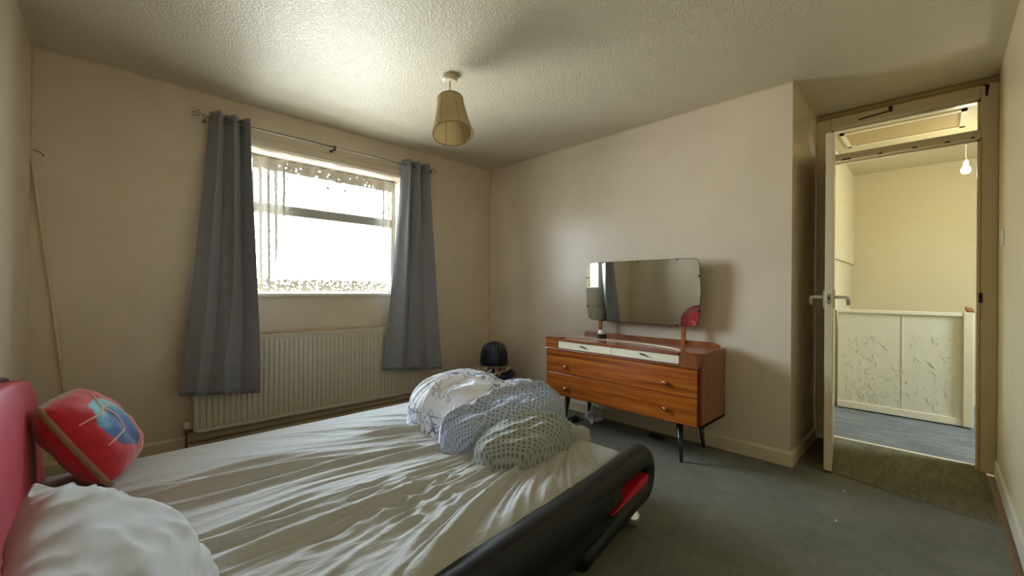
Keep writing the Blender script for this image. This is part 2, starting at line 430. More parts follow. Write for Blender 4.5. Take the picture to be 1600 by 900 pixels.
M['anaglypta'] = None
def anaglypta():
    t = NT('embossed_fern_wallpaper'); v = t.coords()
    w = t.noise(v, 7, 3, 0.6, 1.5); e = t.ramp(t.math('ABSOLUTE', t.math('SUBTRACT', w, 0.5)), [(0.0, (1,1,1)), (0.03, (0,0,0))])
    fine = t.noise(v, 180, 2)
    t.base(t.mix(t.noise(v, 2, 3), lin((206, 202, 180)), lin((222, 218, 196))), 0.5, 0, 0.4)
    t.bump(t.math('MULTIPLY', fine, 0.3), 0.2, 0.006)
    return t.m
M['anaglypta'] = anaglypta()
M['plastic_bag'] = simple('clear_plastic_bag', (210, 214, 216), 0.25, var=0.1)

# ------------------------------------------------------------------ the room shell
L, W, D, K, E, R, H = -0.2785, 3.483, 3.07, 0.641, 3.8385, -0.25, 2.4
WX0, WX1, WZ0, WZ1, WD = 0.70, 1.995, 1.035, 2.105, 0.15
b = MB(); b.box(L - .1, WX0, W, W + .26, 0, H); b.box(WX1, D + .2, W, W + .26, 0, H)
b.box(WX0, WX1, W, W + .26, 0, WZ0); b.box(WX0, WX1, W, W + .26, WZ1, H)
struct(build(b, 'wall_window', M['wall']))
struct(build(MB().box(L - .12, L, R - .1, W + .1, 0, H), 'wall_left', M['wall']))
struct(build(MB().box(D, E + .1, K, W + .26, 0, H), 'wall_dresser', M['wall']))
struct(build(MB().box(L - .1, E + .12, R - .12, R, 0, H), 'wall_near', M['wall_yellow']))
struct(build(MB().box(L - .1, E + .12, R - .1, W + .26, H, H + .1), 'ceiling', M['ceiling']))
struct(build(MB().box(L - .1, E + .04, R - .1, W + .26, -.12, -.012), 'floor', M['floorboard']))
b = MB().prism([(L, R + .045, -.012), (2.45, R + .045, -.012), (3.0, R + .034, -.012), (3.14, 0.40, -.012), (3.2, .64, -.012), (E, .64, -.012), (E, W, -.012), (L, W, -.012)], (0, 0, .012))
struct(build(b, 'floor_carpet', M['carpet']), 'worn dark grey carpet covering the bedroom floor')
b = MB().prism([(3.0, R + .035, -.012), (3.5, R + .040, -.012), (3.93, R + .045, -.012), (3.93, .64, -.012), (3.2, .64, -.012), (3.14, .40, -.012)], (0, 0, .0165))
struct(build(b, 'floor_doorway_carpet', M['carpet_door']), 'olive grey carpet strip laid before the doorway')
# pale lines at the wall edges
b = MB()
b.tube([(L + .004, W - .004, 1.86), (L + .004, W - .004, H - .004)], .006, 6)
b.tube([(L + .004, W - .004, H - .004), (D - .004, W - .004, H - .004)], .007, 6)
b.tube([(D - .004, W - .004, H - .004), (D - .004, K, H - .004)], .006, 6)
b.tube([(D - .004, W - .004, H - .004), (D - .004, W - .004, 0.1)], .006, 6)
b.tube([(L + .004, W - .004, H - .004), (L + .004, R, H - .004)], .007, 6)
b.tube([(D, K - .003, H - .004), (E, K - .003, H - .004)], .006, 6)
struct(build(b, 'trim_1', M['cove']), 'thin pale caulk line along the ceiling edges')
def skirting(name, pts, h=.095, t=.016, mat='gloss_cream'):
    b = MB()
    for (p, q, n) in pts:
        p = Vector(p); q = Vector(q); n = Vector(n)
        d = (q - p); pr = [p, p + n * t, p + n * t + Vector((0,0,h * .86)), p + n * t * .35 + Vector((0,0,h)), p + Vector((0,0,h))]
        b.prism(pr, d)
    return struct(build(b, name, M[mat]))
skirting('baseboard_window', [((L, W, 0), (D, W, 0), (0, -1, 0))])
skirting('baseboard_dresser', [((D, W, 0), (D, K - .016, 0), (-1, 0, 0)), ((D, K, 0), (E, K, 0), (0, -1, 0))], .09)
skirting('baseboard_left', [((L, R, 0), (L, W, 0), (1, 0, 0))])
skirting('baseboard_near', [((L, R, 0), (E - .02, R, 0), (0, 1, 0))], .10, .010, 'gloss_white')
# board along the window head
struct(build(MB().box(.62, 2.02, W - .012, W, WZ1 + .008, WZ1 + .07), 'trim_2', M['wall'], bevel=.004), 'flat painted board over the window')
# window
win = bpy.data.objects.new('window_1', None); COL.objects.link(win); win.location = (1.35, W + WD, WZ0); struct(win)
yf = W + WD
b = MB(); fw = .035
b.box(WX0, WX0 + fw, yf, yf + .06, WZ0, WZ1); b.box(WX1 - fw, WX1, yf, yf + .06, WZ0, WZ1)
b.box(WX0, WX1, yf, yf + .06, WZ0, WZ0 + .03); b.box(WX0, WX1, yf, yf + .06, WZ1 - .045, WZ1)
build(b, 'window_frame', M['upvc'], win, bevel=.005)
build(MB().box(WX0 + .03, WX1 - .03, yf - .01, yf + .06, 1.655, 1.735), 'window_transom', M['upvc'], win, bevel=.008)
build(MB().box(WX0 + fw, WX1 - fw, yf + .028, yf + .032, WZ0 + .03, 1.655), 'window_pane', M['glass'], win)
build(MB().box(WX0 + fw, WX1 - fw, yf + .028, yf + .032, 1.735, WZ1 - .045), 'window_pane', M['glass'], win)
b = MB(); b.tube([(1.84, yf - .015, 1.735), (1.84, yf - .03, 1.76), (1.87, yf - .03, 1.80), (1.90, yf - .03, 1.83)], .006, 8)
build(b, 'window_stay', M['darkbrass'], win, smooth=True)
build(MB().box(WX0 - .01, WX1 + .01, W - .02, W + WD, WZ0 - .02, WZ0 + .006), 'window_sill', M['gloss_white'], win, bevel=.006)

# ------------------------------------------------------------------ doorway and landing
fr = bpy.data.objects.new('trim_3', None); COL.objects.link(fr); fr.location = (E, .19, 0); struct(fr, 'tall cream door frame with a glazed fanlight on top')
DY0, DY1 = -.178, .560
x0, x1 = E - .018, E + .12
b = MB(); b.box(x0, x1, R, DY0, 0, H - .03); build(b, 'door_jamb', M['gloss_cream'], fr, bevel=.004)
b = MB(); b.box(x0, x1, DY1, K, 0, H - .03); build(b, 'door_jamb', M['gloss_cream'], fr, bevel=.004)
build(MB().box(x0, x1, DY0, DY1, 2.04, 2.085), 'door_transom', M['gloss_cream'], fr, bevel=.004)
build(MB().box(x0, x1, DY0, DY1, 2.285, H - .03), 'door_head', M['gloss_cream'], fr, bevel=.004)
build(MB().box(E + .05, E + .054, DY0, DY1, 2.085, 2.285), 'fanlight_pane', M['glass'], fr)
b = MB()
b.box(E + .03, E + .045, DY0, DY0 + .012, 2.085, 2.285); b.box(E + .03, E + .045, DY1 - .012, DY1, 2.085, 2.285)
b.box(E + .03, E + .045, DY0, DY1, 2.273, 2.285); b.box(E + .03, E + .045, DY0, DY1, 2.085, 2.1)
build(b, 'fanlight_bead', M['gloss_white'], fr)
b = MB(); b.tube([(E - .025, R, H - .022), (E - .025, K, H - .022)], .014, 8); b.box(E - .022, E, R, K, H - .045, H - .03)
build(b, 'head_moulding', M['dark_line'], fr)
b = MB()   # door stop strips
b.box(E + .03, E + .06, DY0, DY0 + .012, 0, 2.04); b.box(E + .03, E + .06, DY1 - .012, DY1, 0, 2.04); b.box(E + .03, E + .06, DY0, DY1, 2.028, 2.04)
build(b, 'door_stop', M['gloss_white'], fr)
b = MB(); b.box(E - .0225, E + .02, DY0 - .004, DY0 + .002, .0, 2.04); build(b, 'jamb_edge', M['dark_line'], fr)
def tapes(quads):
    for q in quads:
        b = MB(); b.prism([(x0 - .0015, y, z) for (y, z) in q], (.0025, 0, 0)); build(b, 'tape_mark', M['tape'], fr)
tapes([[(.40, 2.305), (.40, 2.315), (.243, 2.328), (.243, 2.318)], [(.243, 2.318), (.243, 2.37), (.222, 2.37), (.222, 2.316)],
       [(-.15, 2.36), (-.15, 2.375), (-.19, 2.37), (-.215, 2.34), (-.195, 2.345), (-.18, 2.355)], [(-.195, 2.35), (-.212, 2.35), (-.205, 2.285), (-.195, 2.285)],
       [(.592, 2.02), (.578, 2.05), (.570, 2.05), (.570, 1.86), (.580, 1.86)], [(.585, 1.86), (.565, 1.86), (.565, 1.82), (.590, 1.82)]])
for (ya, yb) in ((.50, .44), (.30, .272), (.13, .10), (-.02, -.05), (-.13, -.155)):
    build(MB().prism([(x0 - .0015, ya, 2.04), (x0 - .0015, ya - .01, 2.049), (x0 - .0015, yb + .004, 2.05), (x0 - .0015, yb, 2.04)], (.0025, 0, 0)), 'tape_mark', M['tape'], fr)
build(MB().obox((E - .02, -.181, 1.06), (1,0,0), (0,1,0), (0,0,1), .004, .008, .03), 'strike_plate', M['tape'], fr)

# door leaf, opened into the room
hx, hy = E - .02, .548; ex, ey = 3.135, .462
dv = Vector((ex - hx, ey - hy, 0)); dl = dv.length; dv.normalize(); dn = Vector((-dv.y, dv.x, 0))   # dn points to -y side
if dn.y > 0: dn = -dn
door = bpy.data.objects.new('door_1', None); COL.objects.link(door); door.location = (hx, hy, 0); struct(door, 'cream door leaf opened into the room, seen edge on')
c = Vector((hx, hy, 0)) + dv * dl / 2
build(MB().obox(c + Vector((0,0,1.03)), dv, dn, (0,0,1), dl / 2, .020, 1.02), 'door_leaf', M['gloss_cream'], door, bevel=.003)
hb = Vector((ex, ey, 1.045)) - dv * .055
for sgn in (1, -1):
    n = dn * sgn
    b = MB(); b.obox(hb + n * .025, dv, n, (0,0,1), .020, .005, .055)
    o = build(b, 'handle_plate', M['white_plastic'], door, bevel=.003)
    p0 = hb + n * .03 + Vector((0,0,.012)); b = MB()
    b.tube([p0, p0 + n * .045, p0 + n * .058 - dv * .004 + Vector((0,0,-.004)), p0 + n * .062 - dv * .02 + Vector((0,0,-.02)), p0 + n * .062 - dv * .035 + Vector((0,0,-.045))], [.010, .010, .011, .011, .009], 10)
    build(b, 'door_handle', M['white_plastic'], door, smooth=True)
b = MB(); b.obox(Vector((ex, ey, 1.045)) , dv, dn, (0,0,1), .0015, .009, .03); build(b, 'latch_plate', M['metal'], door)
b = MB(); b.obox(Vector((ex, ey, 1.05)) + dv * .003, dv, dn, (0,0,1), .004, .005, .008); build(b, 'latch_bolt', M['darkbrass'], door)
build(MB().box(E + .085, E + .12, DY0, DY1, -.006, .006), 'trim_4', M['gloss_white']); struct(bpy.data.objects['trim_4'], 'pale threshold strip across the doorway')

# landing
LX0, LX1, LY0, LY1 = E + .12, 6.06, -1.6, .67
struct(build(MB().box(E + .09, LX1 + .1, LY0 - .1, LY1 + .5, -.1, -.012), 'floor_landing', M['carpet_landing']), 'blue grey carpet on the landing')
struct(build(MB().box(LX0 - .12, LX1 + .1, LY0 - .1, LY1 + .5, H, H + .1), 'ceiling_landing', M['ceil_landing']))
struct(build(MB().box(LX1, LX1 + .1, LY0 - .1, LY1 + .5, -.0, H), 'wall_landing_far', M['landing_wall']))
b = MB(); b.box(LX0, LX1, LY1, LY1 + .14, 1.40, H); b.box(LX0, LX1, LY1 + .025, LY1 + .14, 0, 1.4)
struct(build(b, 'wall_landing_left', M['landing_wall']))
b = MB(); b.box(LX0 - .12, 4.20, LY0 - .1, LY0, 0, H); b.box(4.80, LX1 + .1, LY0 - .1, LY0, 0, H); b.box(4.20, 4.80, LY0 - .1, LY0, 0, 1.05); b.box(4.20, 4.80, LY0 - .1, LY0, 2.05, H)
struct(build(b, 'wall_landing_right', M['landing_wall']))
struct(build(MB().box(LX0 - .12, LX0, LY0 - .1, R, 0, H), 'wall_landing_near', M['landing_wall']))
b = MB(); b.box(4.20, 4.80, LY0 - .07, LY0 - .02, 1.05, 1.09); b.box(4.20, 4.80, LY0 - .07, LY0 - .02, 2.01, 2.05); b.box(4.20, 4.24, LY0 - .07, LY0 - .02, 1.05, 2.05); b.box(4.76, 4.80, LY0 - .07, LY0 - .02, 1.05, 2.05)
struct(build(b, 'added_window_2', M['gloss_white']), 'unseen landing window frame, added to let daylight in')  # added window, out of view, lights the landing and balustrade panel
skirting('baseboard_landing', [((LX1, LY0, 0), (LX1, -.22, 0), (-1, 0, 0))], .09)
# architrave on landing left wall, seen past the door leaf
b = MB(); b.box(4.20, 4.24, .632, .67, 0, 2.10); b.box(4.27, 4.29, .642, .67, 0, 2.10); b.box(4.21, 4.28, .645, .67, 1.72, 1.80)
struct(build(b, 'trim_5', M['gloss_white'], bevel=.003), 'white door casing on the landing side wall')
# boxed balustrade
bal = bpy.data.objects.new('wall_balustrade', None); COL.objects.link(bal); bal.location = (5.05, .25, 0); struct(bal, 'low boxed stair balustrade with embossed wallpaper')
build(MB().box(5.04, 5.09, -.15, .67, 0, .90), 'panel', M['anaglypta'], bal)
build(MB().box(5.015, 5.115, -.15, .67, .895, .925), 'cap_rail', M['gloss_white'], bal, bevel=.005)
build(MB().box(5.01, 5.10, -.205, -.145, 0, .93), 'newel_post', M['gloss_cream'], bal, bevel=.005)
build(MB().box(5.025, 5.04, -.15, .67, 0, .06), 'skirting_board', M['gloss_white'], bal, bevel=.004)
build(MB().box(5.036, 5.042, .215, .222, .06, .895), 'wallpaper_seam', M['anaglypta'], bal)
b = MB(); rnd = random.Random(7)
for k in range(190):      # embossed fern fronds
    yy = .62 - .74 * (rnd.random() ** 1.0); zz = .09 + .62 * rnd.random() ** 1.6
    if yy < .30 and rnd.random() < .3: continue
    a = rnd.uniform(.5, 2.6); ln = rnd.uniform(.012, .04); cv = rnd.uniform(-1.2, 1.2)
    pts = []
    for i in range(5):
        q = i / 4; aa = a + cv * (q - .5); pts.append((5.0395, yy + math.cos(aa) * ln * (q - .5) * 2, zz + math.sin(aa) * ln * (q - .5) * 2))
    if all(-.14 < p[1] < .66 and .065 < p[2] < .89 for p in pts): b.tube(pts, [.0008, .002, .003, .002, .0008], 5)
build(b, 'embossed_ferns', M['anaglypta'], bal, smooth=True)
build(MB().obox((5.05, -.18, .948), (1, .2, .5), (0, 1, .2), (0,0,1), .03, .022, .012), 'newel_cap', simple('broken_brown_wood', (130, 82, 44), .6), bal, bevel=.003)
# loft hatch
hat = MB(); hat.box(4.36, 4.40, -.14, .58, H - .012, H); hat.box(4.78, 4.82, -.14, .58, H - .012, H); hat.box(4.36, 4.82, .55, .58, H - .012, H); hat.box(4.36, 4.82, -.14, -.11, H - .012, H)
hat.box(4.40, 4.78, -.11, .55, H - .004, H, 1)
struct(build(hat, 'trim_6', [M['gloss_cream'], simple('loft_hatch_board', (168, 148, 100), .7)]), 'loft hatch in the landing ceiling')
# landing bulb
lb = thing('pendant_bulb', (5.0, -.152, 2.07), 'bare white light bulb on a thin flex hanging over the landing', 'light bulb')
build(MB().tube([(5.0, -.152, 2.17), (5.0, -.152, 2.395)], .0025, 6), 'flex', M['white_plastic'], lb)
build(MB().lathe((5.0, -.152, 2.125), [(.015, 0), (.017, .012), (.017, .03), (.010, .045), (.006, .055)], 16), 'bulb_holder', M['white_plastic'], lb, smooth=True)
build(MB().lathe((5.0, -.152, 2.055), [(.001, 0), (.018, .004), (.029, .018), (.032, .033), (.027, .050), (.016, .066), (.013, .08)], 20), 'bulb', M['bulb'], lb, smooth=True)
pl = bpy.data.lights.new('landing_bulb_light', 'POINT'); pl.energy = 2; pl.color = (1, .88, .62); pl.shadow_soft_size = .03
plo = bpy.data.objects.new('landing_bulb_light', pl); COL.objects.link(plo); plo.location = (4.93, -.152, 2.03)
# light switch
sw = thing('light_switch', (3.53, R, 1.36), 'narrow white light switch on the wall right of the doorway', 'light switch')
build(MB().box(3.495, 3.575, R, R + .009, 1.355, 1.44), 'switch_plate', M['white_plastic'], sw, bevel=.003)
build(MB().obox((3.535, R + .011, 1.397), (1,0,0), (0,1,.15), (0,0,1), .008, .004, .014), 'rocker', M['white_plastic'], sw)

# ------------------------------------------------------------------ bed
ML = .35          # mattress top height
cHN, cFN, cFF, cHF = Vector((-.15, .845, 0)), Vector((1.745, .995, 0)), Vector((1.79, 2.45, 0)), Vector((-.15, 2.45, 0))
def bed_pt(s, t):
    return (cHN * (1 - s) + cFN * s) * (1 - t) + (cHF * (1 - s) + cFF * s) * t
bed = thing('bed', (.85, 1.65, 0), 'low double bed with black and red faux leather frame and rumpled grey fitted sheet', 'bed')
ux = (cFN - cHN).normalized(); uy = Vector((-ux.y, ux.x, 0))
# headboard : padded, slightly curved backwards
HY0, HY1 = .55, 2.66
def head_top(y):
    return .80 - .13 * max(0, (y - 1.8)) ** 1.3 - .12 * max(0, (y - 2.48) / .18) ** 2.2 - .25 * max(0, (.9 - y) / .35) ** 2
def head_fn(u, v):
    y = HY0 + (HY1 - HY0) * u; h = head_top(y); a = 2 * PI * v
    cx, hx_ = -.226, .046; zc, hz = h / 2 + .02, h / 2 - .02
    ca, sa = math.cos(a), math.sin(a); p = 0.42
    e = 1 - max(0, (abs(u - .5) * 2 - .96) / .04) ** 2 * .4
    X = cx + hx_ * e * math.copysign(abs(ca) ** p, ca); Z = zc + hz * math.copysign(abs(sa) ** p, sa)
    return (X + .05 * (h - Z), y, Z)
b = MB(); b.grid(lambda u, v: head_fn(v, u), 40, 40, wrap_u=True)
n = len(b.v); b.f.append(list(range(40))); b.f.append(list(range(n - 40, n)))
build(b, 'headboard', M['red_leather_sheen'], bed, smooth=True)
b = MB(); b.tube([(-.258, .56, .1)] + [(-.258, HY0 + .02 + (HY1 - HY0 - .03) * k / 24, head_top(HY0 + .02 + (HY1 - HY0 - .03) * k / 24) + .004) for k in range(25)] + [(-.258, HY1, .1)], .012, 10)
build(b, 'headboard_piping', M['brown_edge'], bed, smooth=True)
# mattress core
def slab(mb, off, z0, z1, s0=0.0, s1=1.0, r=.08):
    P = []
    cs = [bed_pt(s0, 0), bed_pt(s1, 0), bed_pt(s1, 1), bed_pt(s0, 1)]
    ctr = sum(cs, Vector((0,0,0))) / 4
    for c_, rr in zip(cs, (0.01, r, r, 0.01)):
        d1 = (c_ - ctr); c2 = c_ + Vector((math.copysign(off, d1.x), math.copysign(off, d1.y), 0))
        a0 = math.atan2(math.copysign(1, d1.y), math.copysign(1, d1.x))
        for k in range(5):
            a = a0 - PI / 4 + PI / 2 * k / 4
            cc = c2 - Vector((math.copysign(rr, d1.x), math.copysign(rr, d1.y), 0))
            P.append(cc + Vector((math.cos(a) * rr, math.sin(a) * rr, z0)))
    mb.prism(P, (0, 0, z1 - z0)); return mb
build(slab(MB(), -.03, .14, .30), 'mattress', M['mattress_side'], bed, bevel=.02, seg=3)
build(slab(MB(), .0, .09, .20), 'bed_base', M['black_leather'], bed, bevel=.015)
# fitted sheet with pulled folds
def ridge(x, sharp=2.0):
    return abs(math.sin(x)) ** sharp
def sheet_fn(u, v):
    # u, v run over the top and down over the sides
    U0, V0 = .045, .045
    s = (u - U0) / (1 - 2 * U0); t = (v - V0) / (1 - 2 * V0)
    dn_ = 0.0
    def fold(q):
        if q < 0: return 0.0, -q
        if q > 1: return 1.0, q - 1
        return q, 0.0
    s2, ds = fold(s); t2, dt = fold(t)
    ds *= 2.2 if s > 1 else 1.2; dt *= 1.5
    # rounded corners of the plan
    p = bed_pt(s2, t2)
    if s2 > .9:
        e = max(0, (s2 - .955) / .045); 
        near = max(0, 1 - t2 / .05); far = max(0, (t2 - .95) / .05)
        p += Vector((0, 1, 0)) * (near ** 2 * .035 * e - far ** 2 * .035 * e) - Vector((1, 0, 0)) * (max(near, far) ** 2 * .03 * e)
    z = ML
    edge = min(s2 * 1.9 if False else 9, (1 - s2) * 1.9, t2 * 1.5, (1 - t2) * 1.5)
    z -= .022 * max(0, 1 - edge / .07) ** 2
    drop = ds + dt
    z -= min(drop, .13)
    # fold field: lines fan out from beneath the duvet towards the head
    if drop <= 0:
        fx, fy = 2.0, 1.56
        dx, dy = p.x - fx, p.y - fy
        rr = math.hypot(dx, dy); th = math.atan2(-dy, -dx)
        w1 = noise.noise(Vector((p.x * 1.3, p.y * 2.2, 0)))
        w2 = noise.noise(Vector((p.x * 1.0 + 7, p.y * 3.5, 3)))
        tw = th + .10 * w1 + .035 * w2
        g1 = noise.noise(Vector((tw * 7, rr * .9, 1))); g2 = noise.noise(Vector((tw * 13, rr * 1.3, 7))); g3 = noise.noise(Vector((tw * 20, rr * 1.6, 13)))
        n1 = (0.5 + 0.5 * math.sin(tw * 31 + g1 * 4)) ** 3
        n2 = (0.5 + 0.5 * math.sin(tw * 66 + g2 * 5 + 1.2)) ** 3
        n3 = (0.5 + 0.5 * math.sin(tw * 128 + g3 * 6)) ** 2.5
        n4 = (0.5 + 0.5 * math.sin(tw * 240 + g1 * 12)) ** 2
        amp = .55 + .9 * g1; amp2 = .5 + 1.0 * g2; amp3 = .5 + 1.1 * g3
        m_near = min(1, max(0, (1 - abs((t2 - .36)) / .56)) * 2.2)
        foot = 1 - max(0, (s2 - .80) / .20) ** 1.2
        strength = (.10 + .90 * m_near) * max(.03, foot) * min(1, edge / .08 + .05)
        rs = min(1.0, max(0, rr - .30) / .7)
        z += strength * (.027 * n1 * max(0, amp) * (.4 + .6 * rs) + .024 * n2 * max(0, amp2) * (.35 + .65 * rs) + .011 * n3 * max(0, amp3) * rs + .003 * n4 * rs)
        # a small cross pucker region near the middle
        q = math.exp(-((p.x - .75) ** 2 / .10 + (p.y - 1.30) ** 2 / .035))
        z += q * .016 * (1 - 2 * abs(noise.noise(Vector((p.x * 9 + p.y * 4, p.y * 22 - p.x * 4, 1)))))
        z -= .010 * math.exp(-((p.x - 1.0) ** 2 / .5 + (p.y - 1.5) ** 2 / .2))
    return (p.x, p.y, z)
b = MB(); b.grid(sheet_fn, 260, 460)
build(b, 'fitted_sheet', M['sheet'], bed, smooth=True)
# near side rail: long padded panel + roll that loops round at the foot end
def rail_pt(x, z, off):      # x along rail from the head corner
    return cHN + ux * x - uy * off + Vector((0, 0, z))
sec = []
for k in range(19):
    q = k / 18; z = .352 - .297 * q
    off = .092 * (math.sin(PI * min(1, max(0, q * .92 + .09)))) ** .42 - .016 * math.exp(-((q - .52) / .10) ** 2) - .012 * q
    sec.append((z, off))
sec += [(.055, -.03), (.335, -.03)]
b = MB(); N = 24; XE = 1.66
b.grid(lambda u, v: rail_pt(-.02 + (XE + .02) * v, *sec[int(round(u * len(sec))) % len(sec)]), len(sec), N, wrap_u=True)
b.f.append(list(range(len(sec)))); b.f.append(list(range(N * len(sec), (N + 1) * len(sec))))
build(b, 'side_rail', M['black_leather'], bed, smooth=True)
pts = []; rr = []
for k in range(14): pts.append(rail_pt(.70 + 1.20 * k / 13, .280 + .050 * (k / 13) ** 1.5, .036 - .02 * (1 - k / 13))); rr.append(.036 + .020 * (k / 13))
cx, cz, rad = 1.90, .252, .078
for k in range(1, 15):
    a = PI / 2 - PI * k / 14; pts.append(rail_pt(cx + rad * .95 * math.cos(a), cz + rad * math.sin(a), .036)); rr.append(.056 - .004 * math.sin(PI * k / 14))
for k in range(1, 12): pts.append(rail_pt(1.90 - .5 * k / 11, .174 - .07 * (k / 11), .036)); rr.append(.052 - .004 * k / 11)
b = MB(); b.tube(pts, rr, 18)
build(b, 'rail_roll', M['black_leather'], bed, smooth=True)
b = MB(); b.prism([rail_pt(1.58, .207, .088), rail_pt(1.90, .226, .088), rail_pt(1.92, .262, .088), rail_pt(1.82, .255, .088)], uy * .05)
build(b, 'red_inset', M['red_leather'], bed, bevel=.004)
# foot rail and far rail
pf0, pf1 = bed_pt(1, 0), bed_pt(1, 1); fd = (pf1 - pf0).normalized(); fn = Vector((fd.y, -fd.x, 0))
b = MB(); b.tube([pf0 + fn * .035 + Vector((0,0,.27)), pf1 + fn * .035 + Vector((0,0,.27))], .038, 12); build(b, 'foot_roll', M['red_leather'], bed, smooth=True)
b = MB(); b.obox((pf0 + pf1) / 2 + fn * .02 + Vector((0,0,.16)), fd, fn, (0,0,1), (pf1 - pf0).length / 2, .03, .09); build(b, 'foot_rail', M['black_leather'], bed, bevel=.02, seg=3)
q0, q1 = bed_pt(0, 1), bed_pt(1, 1); qd = (q1 - q0).normalized(); qn = Vector((-qd.y, qd.x, 0))
b = MB(); b.tube([q0 + qn * .03 + Vector((0,0,.27)), q1 + qn * .03 + Vector((0,0,.27))], .04, 12); build(b, 'rail_roll', M['black_leather'], bed, smooth=True)
b = MB(); b.obox((q0 + q1) / 2 + qn * .02 + Vector((0,0,.17)), qd, qn, (0,0,1), (q1 - q0).length / 2, .03, .11); build(b, 'side_rail', M['black_leather'], bed, bevel=.02, seg=3)
for (x, y) in ((1.765, .99), (1.76, 2.38), (.0, .90), (.0, 2.36)):
    b = MB(); b.lathe((x, y, 0), [(.012, .0), (.028, .006), (.038, .024), (.040, .040), (.034, .060), (.02, .075), (.014, .10)], 24); build(b, 'foot', M['chrome'], bed, smooth=True)

# ------------------------------------------------------------------ soft things
def soft(name, mat, parent, origin, c, ax, ay, az, hx, hy, hz, px=.5, folds=None, nu=64, nv=64, uvs=1.0, squash=None, fix=True, rnd_=.08):
    """pillow-like closed shape: u,v in -1..1, two faces; folds(u,v,side) -> height offset"""
    c = Vector(c); ax = Vector(ax).normalized(); az = Vector(az).normalized(); ay = az.cross(ax).normalized(); ax = ay.cross(az)
    vs, fs, uv = [], [], []
    idx = {}
    def key(i, j, sd):
        if i in (0, nu) or j in (0, nv): sd = 0
        return (i, j, sd)
    def vert(i, j, sd):
        k = key(i, j, sd)
        if k in idx: return idx[k]
        u = -1 + 2 * i / nu; v = -1 + 2 * j / nv
        u_ = math.sin(u * PI / 2); v_ = math.sin(v * PI / 2)
        th = ((1 - u_ * u_) ** px) * ((1 - v_ * v_) ** px)
        pinch = (1 - .07 * (1 - abs(v_) ** 2) * (abs(u_) ** 3)) * (1 - rnd_ * v_ * v_); pinch2 = (1 - .07 * (1 - abs(u_) ** 2) * (abs(v_) ** 3)) * (1 - rnd_ * u_ * u_)
        p = c + ax * (u_ * hx * pinch) + ay * (v_ * hy * pinch2)
        h = th * hz
        if folds and k[2] != 0: h += folds(u_, v_, k[2]) * min(1, th * 4)
        p = p + az * (h * (k[2] if k[2] else 0))
        if squash: p = squash(p)
        idx[k] = len(vs); vs.append(p); uv.append((u_ * .5 + .5, v_ * .5 + .5)); return idx[k]
    for sd in (1, -1):
        for j in range(nv):
            for i in range(nu):
                q = [vert(i, j, sd), vert(i + 1, j, sd), vert(i + 1, j + 1, sd), vert(i, j + 1, sd)]
                fs.append(q if sd > 0 else q[::-1])
    b = MB(); b.add(vs, fs); o = build(b, name, mat, parent, origin, smooth=True)
    set_uv(o, [(a * hx * 2 * uvs, d * hy * 2 * uvs) if uvs != 1.0 else (a, d) for a, d in uv])
    return o
def set_uv(o, uv):
    me = o.data; l = me.uv_layers.new(name='UVMap')
    for lp in me.loops: l.data[lp.index].uv = uv[lp.vertex_index]
def keep_above(z, soft_=.01):
    return lambda p: Vector((p.x, p.y, max(p.z, z + (p.z - z) * .02 if p.z < z else p.z)))

# grey pillow leaning on the headboard in the near corner
def pf(u, v, s):
    n_ = noise.noise(Vector((u * 1.6 + 3, v * 3.2, s)))
    n2 = abs(noise.noise(Vector((u * 2.0 + v * 1.4, v * 3.5 - u * 2.5, 4 + s))))
    return .022 * n_ - .028 * n2
soft('grey_pillow', M['pillow_grey'], None, (.03, 1.2, .37), (.035, 1.22, .455), (.74, .03, -.62), None, (.64, -.02, .77), .21, .40, .105, .36, pf, 90, 110, squash=keep_above(.372))
tag(bpy.data.objects['grey_pillow'], 'plump plain light grey pillow in the near corner of the bed', 'pillow')
# red cushion
cu = thing('red_cushion', (.02, 2.15, .37), 'red cushion with a blue and turquoise patch leaning on the headboard', 'cushion')
cc = Vector((-.015, 2.28, .515)); cn = Vector((.84, -.22, .55)); cax = Vector((.28, .95, .0))
def cf(u, v, s): return .012 * noise.noise(Vector((u * 2.5, v * 2.5, s * 3)))
face = soft('cushion_face', M['cushion'], cu, None, cc, cax, None, cn, .19, .19, .10, .40, cf, 48, 48, rnd_=.11, squash=keep_above(.371))
# ------------------------------------------------------------------ duvet heap
def ell(x, y, cx, cy, ra, rb, ang, h, p=2.4, q=2.0):
    dx, dy = x - cx, y - cy; c_, s_ = math.cos(ang), math.sin(ang)
    a = abs((dx * c_ + dy * s_) / ra); b_ = abs((-dx * s_ + dy * c_) / rb)
    d = (a ** q + b_ ** q) ** (1 / q)
    return h * (1 - d ** p) ** (1 / p) if d < 1 else -.25 * (d - 1)
def smax(vals, k=.02):
    m_ = max(vals); return m_ + k * math.log(sum(math.exp((v - m_) / k) for v in vals))
BOUND = [(1.02, 1.64), (1.20, 1.60), (1.28, 1.57), (1.46, 1.59), (1.68, 1.60), (2.0, 1.62)]
def dotted_side(x, y):
    for i in range(len(BOUND) - 1):
        (xa, ya), (xb, yb) = BOUND[i], BOUND[i + 1]
        if xa <= x <= xb: return y < ya + (yb - ya) * (x - xa) / (xb - xa)
    return False
